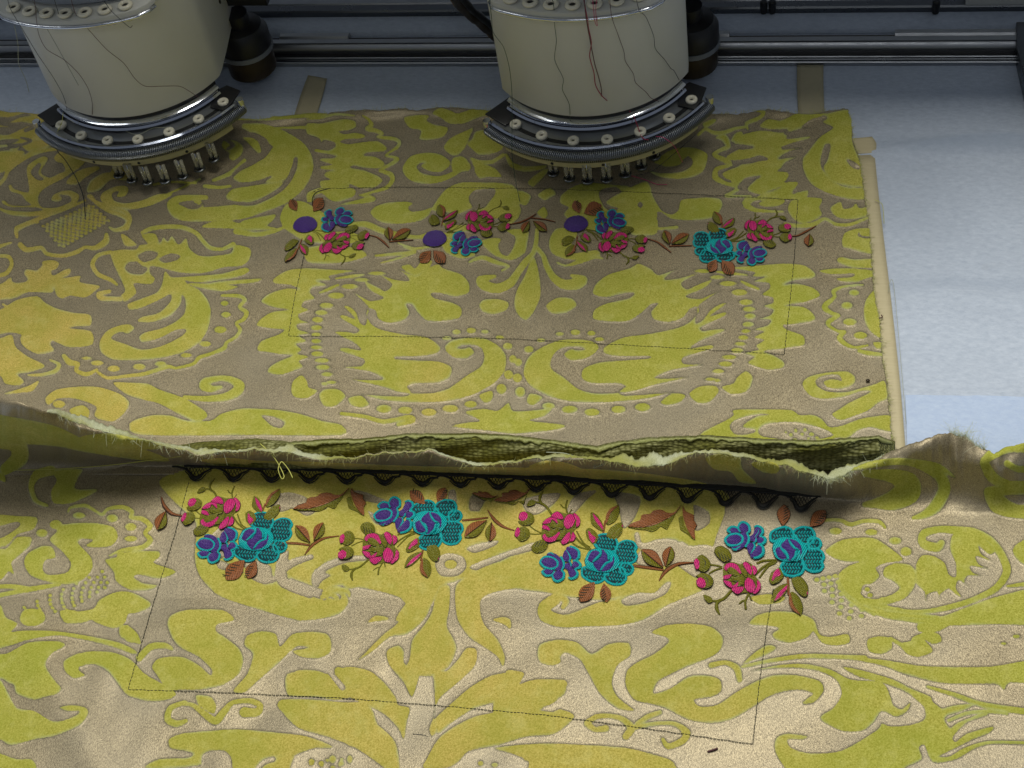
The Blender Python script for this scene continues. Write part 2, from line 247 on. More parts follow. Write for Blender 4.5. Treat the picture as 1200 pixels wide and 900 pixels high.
MIRROR=[((320,326),(976-0,318)),((307,352),(952,346)),((302,381),(951,376)),((302,410),(942,402)),((315,437),(915,430)),((343,462),(878,458)),
 ((549,337),(694,338)),((540,367),(695,367)),((515,410),(705,410)),((528,437),(683,437)),((593,422),(622,427)),((530,469),(673,470)),((443,370),(793,372))]
BACK_TXT="""z 0 200 3
s 60,235,5 60,205,9 110,183,8 137,183,3
s 72,262,10 95,280,9 145,272,8 165,293,7 220,300,7 270,287,8 300,270,6 335,273,9 372,250,12 375,225,7
s 312,90,6 340,112,6 400,133,7 440,145,9 455,172,10 440,200,10 405,210,7 385,200,4
p 425,225 442,228 482,262 440,265
s -20,300,6 30,303,7 42,330,7 25,360,8 -10,372,7
s -10,270,8 40,254,4
p -60,385 0,400 38,375 45,392 75,395 98,385 85,362 95,347 128,352 148,335 150,320 185,315 208,325 200,345 180,355 188,370 225,350 248,345 245,365 215,380 250,375 285,370 282,393 350,405 340,420 300,447 250,440 220,450 200,440 190,415 180,430 100,428 40,452 -60,450
p -60,500 0,490 60,455 130,442 160,465 200,485 260,500 318,508 318,545 265,548 245,556 320,565 325,612 250,622 215,612 185,598 178,612 190,635 130,645 80,615 72,590 75,577 30,570 -60,585
p -60,590 0,590 42,578 55,620 100,655 155,682 150,695 100,710 62,717 85,740 70,755 20,750 0,720 -60,700
s 100,720,4 150,718,6 195,705,8 208,682,7 175,666,3
s 20,785,3 70,775,7 110,765,11 135,742,4
p 390,288 430,278 478,278 492,262 520,258 498,228 545,222 562,256 575,235 590,250 605,230 628,262 655,237 665,272 700,300 760,300 812,290 828,262 880,275 878,310 850,335 790,340 740,355 700,362 640,360 600,352 560,340 527,338 530,365 545,380 530,400 470,397 480,430 440,462 425,440 440,418 400,330
h 440,345 450,325 480,320 500,335 520,345 500,365 460,362
h 485,300 520,282 555,290 545,310 505,322
h 560,310 600,292 635,300 620,316 580,325
s 500,218,6 530,205,8 580,198,8 640,200,8 690,220,8 715,250,8 740,272,8 780,277,6 820,260,9
s 390,287,6 345,298,7 325,330,8 345,365,8 390,385,7 412,402,5
s 385,425,7 348,435,9 360,450,9 425,452,8
p 580,355 602,375 640,377 660,400 700,420 730,455 742,500 730,560 700,605 640,640 560,660 480,667 400,665 357,640 350,605 375,565 420,545 455,541 473,555 450,574 430,568 405,575 392,592 440,610 500,630 570,617 640,582 655,560 620,560 560,590 500,603 490,585 510,570 570,555 620,530 650,500 652,455 640,437 635,470 600,510 540,532 485,532 500,515 560,500 600,460 600,435 560,455 500,482 458,490 450,470 500,450 550,430 570,400
p 620,377 680,372 780,363 860,342 878,352 850,370 790,383 690,393
p 660,397 720,398 790,389 920,380 890,395 800,402 840,409 780,425 700,412
d 790,467,14,9 795,507,17,10 775,560,22,12 722,610,20,10 655,650,20,8 565,680,20,9 490,690,22,11 400,697,22,11 342,677,22,9 305,660,18,6
s 780,440,5 838,441,7 862,455,7 842,480,6 868,500,8 855,525,7 830,537,5 845,560,7 830,585,6 797,605,6 788,625,8 740,645,6 700,658,7 680,680,6 620,695,5 590,690,7 510,715,7 450,722,6 380,730,6 345,710,5
s 225,652,8 245,675,11 275,680,7 268,703,7 305,717,8 342,700,5
p 160,800 200,770 280,760 350,762 420,785 455,815 440,850 400,882 350,875 332,860 340,832 300,812 250,800 200,803 170,825
d 208,822,22,13
p 245,840 290,825 315,845 305,875 260,865
p 400,745 460,746 520,750 560,770 620,790 655,805 720,845 728,867 690,884 640,862 560,820 500,805 450,790 415,765
s 650,797,7 720,803,10 790,797,14 832,778,18 842,755,18 810,735,12 770,731,10 725,742,14 718,757,18 745,768,12 778,762,6
# bottom band
p 455,895 480,875 540,860 600,862 660,880 740,880 780,855 850,837 920,838 1000,845 1070,860 1130,880 1200,895 1200,930 900,930 500,930
h 920,862 960,865 1000,885 990,905 960,900 935,880
z 300 200 3
# cartouche left, mirrored
mp 62,382 110,352 180,344 290,350 352,352 300,362 255,372 262,385 215,388 250,403 200,410 190,430 207,450 170,460 160,480 187,490 150,505 155,525 185,535 145,540 150,560 190,572 150,580 177,600 140,610 160,630 145,645 187,655 150,670 165,690 130,705 85,718 43,710 50,690 90,667 130,650 80,645 40,638 5,632 20,600 80,577 100,560 50,555 3,545 20,520 60,497 120,490 60,480 18,460 50,432 110,415 152,418 120,402 68,397
mp 125,780 130,742 160,720 180,742 185,763 218,775 180,800 140,798
mp 222,792 240,770 290,770 315,795 280,827 240,828
mp 325,800 370,792 398,822 370,833 335,824
md 450,838,27,14 525,843,25,13 608,850,27,13 683,837,28,13 755,822,22,12 863,768,18,18 888,718,16,16 903,663,13,14 885,618,17,12 857,587,15,7 805,567,14,7 757,563,17,10 705,568,15,9 672,590,17,7
mp 785,790 830,775 830,805 805,817
md 212,600,18,8 212,577,17,7 213,553,20,9 217,525,20,10 230,500,22,9 248,475,24,10 282,440,28,11 330,408,30,9 372,385,26,7 425,362,30,7 213,622,20,7 215,645,22,9 232,668,25,8 235,692,25,9 250,717,20,8 265,745,18,6 240,750,12,6
ms 225,430,4 262,415,6 290,402,4
ms 280,380,3 340,372,6 380,366,3
mp 310,478 350,522 305,508 300,520 363,558 350,573 320,568 278,570 350,608 370,633 310,623 298,634 380,663 370,688 308,692 400,706 450,733 400,738 338,735 440,758 500,778 560,784 620,783 680,765 740,722 790,690 803,655 793,625 765,613 725,614 705,625 730,627 752,622 767,640 740,660 700,658 672,640 665,618 690,598 740,588 800,590 850,615 878,650 875,700 840,745 770,785 690,808 600,815 500,812 430,803 370,785 400,790 520,795 545,780 530,760 560,748 640,745 680,727 687,692 640,672 560,668 492,664 490,655 580,652 635,642 647,620 600,587 520,577 440,560 405,540 388,505 397,485 420,492 432,522 470,536 520,526 540,500 527,470 550,472 570,500 600,527 650,529 715,518 722,485 690,465 628,450 615,432 645,430 700,443 747,430 748,395 720,365 660,345 640,330 610,342 590,352 560,372 500,347 522,362 540,388 490,385 437,368 480,400 455,425 430,412 385,392 400,420 450,447 425,457 395,458 345,430 395,478 392,512 385,545 365,535 352,500 330,480
# centre
p 975,305 990,340 1000,400 998,450 975,500 948,527 920,505 908,470 918,420 945,370
s 988,210,7 985,250,8 975,290,9 945,325,12 920,360,13 895,395,16 850,415,17 805,405,18 790,385,15 840,372,6
s 985,270,8 1010,300,9 1022,335,11 1045,375,13 1080,400,17 1125,400,20 1150,385,16 1110,370,6
p 785,475 800,455 850,452 888,465 880,490 840,505 800,498
p 1020,475 1060,448 1110,450 1127,475 1090,500 1040,502
p 790,250 828,238 862,240 852,262 860,290 885,300 905,270 912,235 880,210 955,208 955,250 945,290 900,316 850,305 820,285
p 1055,205 1110,205 1130,225 1110,260 1115,290 1160,285 1200,280 1210,300 1160,312 1090,312 1040,290 1030,250
s 750,322,4 795,306,8 850,325,8 890,337,4 865,352,4
s 1060,325,4 1090,335,4 1140,320,8 1190,305,6 1220,310,3
p 735,850 800,838 850,845 888,817 902,845 960,845 1040,838 1010,865 960,880 1085,895 1060,910 980,920 900,925 820,915 690,900 740,887 790,880
s 300,855,6 380,865,7 450,883,8 540,867,8 552,880,8 500,893,7
# under the embroidery, left
p 90,190 105,130 125,110 170,110 240,150 280,165 230,190 260,215 330,215 380,240 310,260 180,250 130,225
p 175,275 260,262 360,275 390,300 330,320 240,328 180,320
s -70,215,10 0,225,9 60,215,7 100,200,5
s 330,190,8 390,190,11 450,215,11 560,235,7 620,225,9 700,230,8
s 420,300,4 480,295,6 560,285,5 520,270,3
s 500,255,3 560,275,5 640,262,4
s 440,325,3 500,310,4 560,290,3
# U shapes
p 620,235 660,235 690,245 715,275 760,285 770,300 720,310 670,290 650,260
p 510,340 540,330 560,345 590,310 620,320 600,350 560,372
z 360 120 6
p 445,775 480,735 560,708 690,700 745,712 710,740 735,770 820,760 880,740 850,800 790,835 660,855 540,850 480,820
p 0,640 60,610 110,600 290,600 340,620 330,660 260,690 200,700 150,680 100,640 50,660 40,700 0,700
s 240,720,5 330,705,12 420,690,20 470,680,14 400,655,10 370,655,6 470,630,10 560,600,14 600,550,16 590,510,18 540,490,14 510,480,8 600,430,14 635,400,14 600,385,10 550,375,6 630,320,12 650,280,12 610,258,14 540,250,12 490,245,6 530,220,10 480,200,16 420,190,14 430,170,8 455,160,14 430,120,10 390,95,6
p 60,330 150,340 200,310 190,280 120,265 100,280 80,250 0,220 0,150 100,150 240,120 330,130 345,170 300,195 220,205 260,225 340,215 410,235 380,255 270,260 230,280 290,295 400,280 500,275 560,320 540,345 420,355 400,375 480,385 545,430 500,465 400,460 330,445 300,460 400,480 500,520 530,555 470,600 380,605 300,575 290,600 180,605 100,600 95,555 170,545 120,520 140,490 200,480 100,470 100,450 180,440 90,410 110,395 180,395 200,375 60,350
p 670,480 680,440 730,380 830,355 930,365 1000,410 1000,450 940,490 860,485 800,450 830,425 790,430 770,460 810,500 920,520 1020,490 1080,440 1080,405 1110,400 1150,445 1100,480 1020,530 930,565 830,575 750,560 700,530
p 960,320 1000,260 1060,225 1130,195 1170,180 1140,250 1110,320 1060,370 1010,370
p 680,110 780,90 860,95 840,130 900,160 990,180 960,240 870,265 790,260 800,200 720,180
p 880,80 930,40 1010,60 1060,80 1180,40 1300,20 1300,80 1200,110 1100,150 1000,150 940,110
p 1130,300 1170,250 1240,200 1300,180 1300,360 1200,350
p 1150,390 1210,410 1260,440 1330,470 1330,500 1200,490
s 0,120,5 100,110,9 200,85,9 330,95,7
z 540 150 6
p 0,200 40,220 70,270 60,300 0,310 -60,300 -60,220
p 100,30 200,20 300,90 290,150 230,180 130,190 80,140
s 70,220,8 130,240,14 220,240,14 300,190,12
p 95,290 150,275 230,280 290,345 200,345 130,355
s 320,190,10 360,260,18 450,290,20 560,280,14 600,270,8
p 480,400 475,375 540,320 600,290 620,300 560,370 510,415
p 540,475 600,430 640,425 670,465 630,490 590,510
p 535,600 585,555 612,605 590,640
p -200,580 -60,600 0,600 80,560 60,520 60,480 100,440 180,430 240,430 240,470 200,520 170,560 120,580 100,620 60,640 280,640 340,680 400,640 425,580 410,535 460,545 495,480 440,445 400,440 360,400 250,385 130,385 0,385 -100,430 -160,500
p -150,660 -80,680 120,690 100,720 -50,730
p 700,530 710,470 800,410 900,385 1060,400 1200,420 1240,540 1300,600 1380,640 1380,740 1300,760 1200,750 1150,680 1100,720 900,720 730,620 760,560
h 970,470 1000,430 1100,420 1145,480 1130,540 1080,590 1010,560
z 720 120 6
p 620,150 680,120 720,120 700,150 640,180
s 590,230,10 640,190,12 700,215,14 770,215,16 850,185,12 920,175,9
s 720,250,8 770,250,26 800,310,18 740,340,14 700,370,14 780,410,20 820,440,12 720,470,16 710,530,22 780,570,14 880,600,14 820,640,12 790,660,12 960,660,6
p 240,480 330,500 470,490 540,450 550,410 520,380 490,400 460,440 380,455 320,440 280,420 370,350 460,320 560,320 650,360 650,420 620,490 540,530 440,540 340,530 270,505
p 200,560 250,590 270,660 330,760 400,790 450,760 470,690 560,675 660,670 740,680 760,720 730,780 660,820 520,830 400,820 340,780 300,770 300,810 230,840 160,820 130,790 200,730 180,700 140,740 60,750 -60,700
s 60,840,8 150,870,10 300,890,10 440,880,12
p 760,500 850,460 930,430 930,540 870,555 790,540
p 790,380 850,345 900,325 900,405 810,405
p 820,270 850,220 900,210 900,290 860,285
s 940,190,6 930,150,14 1020,110,14 1050,70,14 1000,60,8
s 920,730,14 970,690,12 1050,670,8
s 920,730,14 980,760,12 1100,770,8 1190,770,6
p 1010,715 1080,690 1180,680 1200,700 1150,730 1060,735
z 860 120 6
p 180,170 240,120 320,130 380,110 440,80 520,85 660,80 640,100 560,115 500,150 480,180 580,180 450,205 380,235 380,260 540,240 480,285 360,310 345,335 480,320 400,360 320,400 440,385 360,425 340,460 300,485 380,495 380,540 350,560 440,560 450,580 410,640 520,620 510,670 440,690 300,675 160,670 200,650 290,620 350,590 260,620 200,650 110,630 100,600 150,550 190,520 60,560 0,600 -20,500 100,400 20,430 60,340 130,320 20,300 0,250 180,200 340,215 380,190 260,190
s 70,710,14 100,680,12 240,680,8
s 90,720,14 150,755,12 240,765,9 340,770,7
p 180,710 240,680 350,680 340,710 260,730
p 600,100 700,70 800,55 830,130 830,260 850,330 880,400 910,480 915,590 850,600 720,570 660,520 630,460 660,400 680,300 640,300 610,400 620,470 700,560 800,600 915,600 925,680 800,680 640,630 540,570 490,480 485,400 520,350 600,250 700,180 640,150
h 790,405 830,410 885,450 880,475 830,460
p 380,760 400,700 500,670 620,680 600,740 620,790 560,830 470,850 410,810
h 0,0 1,0 0,1
p 680,740 750,700 770,750 830,740 860,710 880,745 940,740 940,790 860,820 760,820 700,790
s 360,860,14 450,870,16 560,860,16 640,820,12 720,860,12 820,860,12 950,810,9
z 860 260 6
p 760,140 780,80 860,50 950,45 1000,50 1000,100 900,100 880,70 870,100 930,120 1000,120 1000,225 900,215 820,190 770,180
p 725,270 750,250 850,265 980,265 990,320 880,325 800,315 740,290
p 600,345 700,330 850,330 1000,350 1000,380 930,400 860,425 760,420 720,400 830,390 850,365 730,370 650,365
s 910,445,6 830,450,8 760,460,9 700,490,16 710,530,12 650,580,20 640,610,20 690,645,14 740,660,10 670,700,18 665,730,12 730,770,10 780,775,12 740,820,18 800,870,14 860,885,10 940,870,8
d 845,500,36,22 795,590,40,25 815,705,48,25 890,800,48,25
p 990,480 930,550 915,620 920,700 960,770 1030,820 1080,800 1080,480
p 980,850 1040,850 1040,890 1000,890
z 860 380 6
s 880,190,12 950,205,16 1040,215,12
p 690,635 740,600 800,560 880,520 960,480 950,470 900,470 840,490 750,515 620,525 540,505 490,450 485,410 520,375 600,350 720,335 800,335 850,370 850,410 810,440 740,455 660,445 630,410 670,390 715,390 760,400 740,360 680,355 610,370 575,400 590,440 660,475 780,480 900,450 1000,420 1060,400 1080,520 1020,550 940,610 860,640 780,670 730,670
p -240,780 -60,680 0,640 0,605 200,600 400,605 460,640 560,640 620,670 670,725 760,715 850,680 950,655 1110,645 1110,750 1040,745 960,725 880,745 800,800 720,800 640,830 560,820 650,800 700,780 640,740 540,710 440,690 320,690 220,705 170,750 200,790 320,810 340,840 200,860 -100,860
h -30,720 0,680 80,650 200,630 250,640 160,650 60,720 150,740 140,765 60,780 0,770
d 365,760,8,12 400,780,14,14 435,750,12,16 430,815,16,12 480,775,14,12 500,745,14,14 545,775,18,14 585,800,16,10 525,805,12,10
z 0 120 6
s -60,70,30 60,85,20 130,75,14 200,60,20 300,80,50
s -60,150,20 60,160,16 150,120,14 260,140,50
p -60,230 60,230 150,190 250,150 300,200 280,260 180,290 80,310 -60,320
h 0,270 60,260 140,260 100,285 0,300
p 60,330 120,320 220,270 320,260 360,300 300,330 200,345 150,310 110,345
s -20,590,16 30,540,14 60,480,14 130,420,16 210,370,18 300,340,16 400,330,10
p -60,350 0,345 40,340 160,340 170,370 130,420 60,470 0,500 -60,500
p 200,440 300,380 340,400 300,460 290,500 350,530 420,500 460,480 440,430 400,420 380,390 420,350 470,360 500,380 600,410 560,460 500,500 440,540 340,590 280,640 270,700 300,740 400,740 500,700 490,660 420,650 440,680 410,700 360,690 380,650 440,625 500,620 555,650 550,690 500,740 420,770 330,790 200,805 80,795 0,760 0,740 60,760 200,770 300,760 260,740 100,740 30,720 10,700 30,690 80,725 220,725 180,690 150,650 80,630 60,590 80,580 100,610 200,635 200,560 190,500
h 215,490 270,430 290,440 270,500 310,545 260,545
p 465,570 500,520 580,470 680,450 700,470 600,530 540,580
p 610,610 640,550 720,500 780,490 800,440 900,450 950,500 900,550 800,540 760,560 700,620 620,635
p 705,670 730,630 820,590 890,590 905,620 880,660 820,665 840,625 790,640 800,690 880,710 1000,690 1100,650 1200,640 1200,660 1080,720 960,750 880,755 780,740 720,700
s 600,690,9 560,710,9 440,760,12 330,800,12 250,830,14 180,860,18 120,890,20
s 640,660,12 680,710,12 760,760,16 850,790,20 905,830,20 890,880,22
s -60,500,12 0,560,5
z 180 120 6
s 640,170,20 760,200,50 900,270,70 1000,360,90 1040,450,85 1000,560,75 900,660,60 760,720,55 600,770,55 420,785,50 260,790,50 170,770,50 130,720,36 180,680,25 300,670,20 370,670,16
s 300,690,20 340,720,14
s 640,250,12 700,280,30 740,340,18
s 520,300,40 580,330,50 560,380,30
p 560,530 620,480 720,430 800,370 860,300 960,330 980,400 960,500 880,570 780,560 820,520 700,570 600,560
p 510,660 560,610 680,590 800,570 900,560 900,600 820,650 720,690 600,700 530,690
s 360,590,14 460,600,12 540,590,10
s 420,550,12 540,500,16 640,410,14
s 0,580,10 120,560,8 300,570,8
s 0,690,8 160,620,8 330,540,8
p 340,880 400,845 520,830 600,850 640,830 780,800 860,790 840,830 800,870 880,890 700,900 560,890
s 560,100,25 800,110,20 900,110,12 1200,80,20
s 860,180,6 1000,180,10 1200,170,14
p 890,830 910,750 960,710 1060,760 1200,820 1200,900 960,900

z 0 200 3
k 140,195 318,118 385,180 212,280 11,10 7,5
z 860 120 6
g 360,220,8 420,225,22 480,205,22 570,190,10
g 340,320,8 420,300,16 520,275,16 600,240,10
g 320,395,8 390,365,18 470,340,18
g 330,480,10 380,440,24 440,410,18
g 370,560,8 420,510,24 460,450,20
g 500,170,8 560,140,20 640,110,16
g 420,640,8 470,590,24 510,560,20
g 0,310,16 60,315,18 130,318,8
g 0,425,14 100,415,18 180,395,20 230,400,10
g 40,600,14 90,550,18 180,525,8
z 180 120 6
g 1000,400,14 990,460,18 955,540,18 895,612,16 800,670,15 700,712,13 600,715,10 530,695,8
g 822,525,8 770,552,12 700,572,14 610,578,14 555,562,8
g 640,235,12 700,232,20 775,275,24 800,335,20 760,388,16 690,415,18 610,465,15 560,510,10
g 640,285,12 650,335,13 720,372,12 750,388,10
g 205,715,12 250,742,9 310,740,9 345,708,6
g 520,330,10 560,300,12 500,260,10
z 0 200 3
s 10,470,4 30,480,4 50,470,3
z 0 120 6
g 0,150,10 60,160,12 150,150,10 240,170,14 180,200,12
g 150,250,8 220,270,10 150,300,10 60,300,8
"""
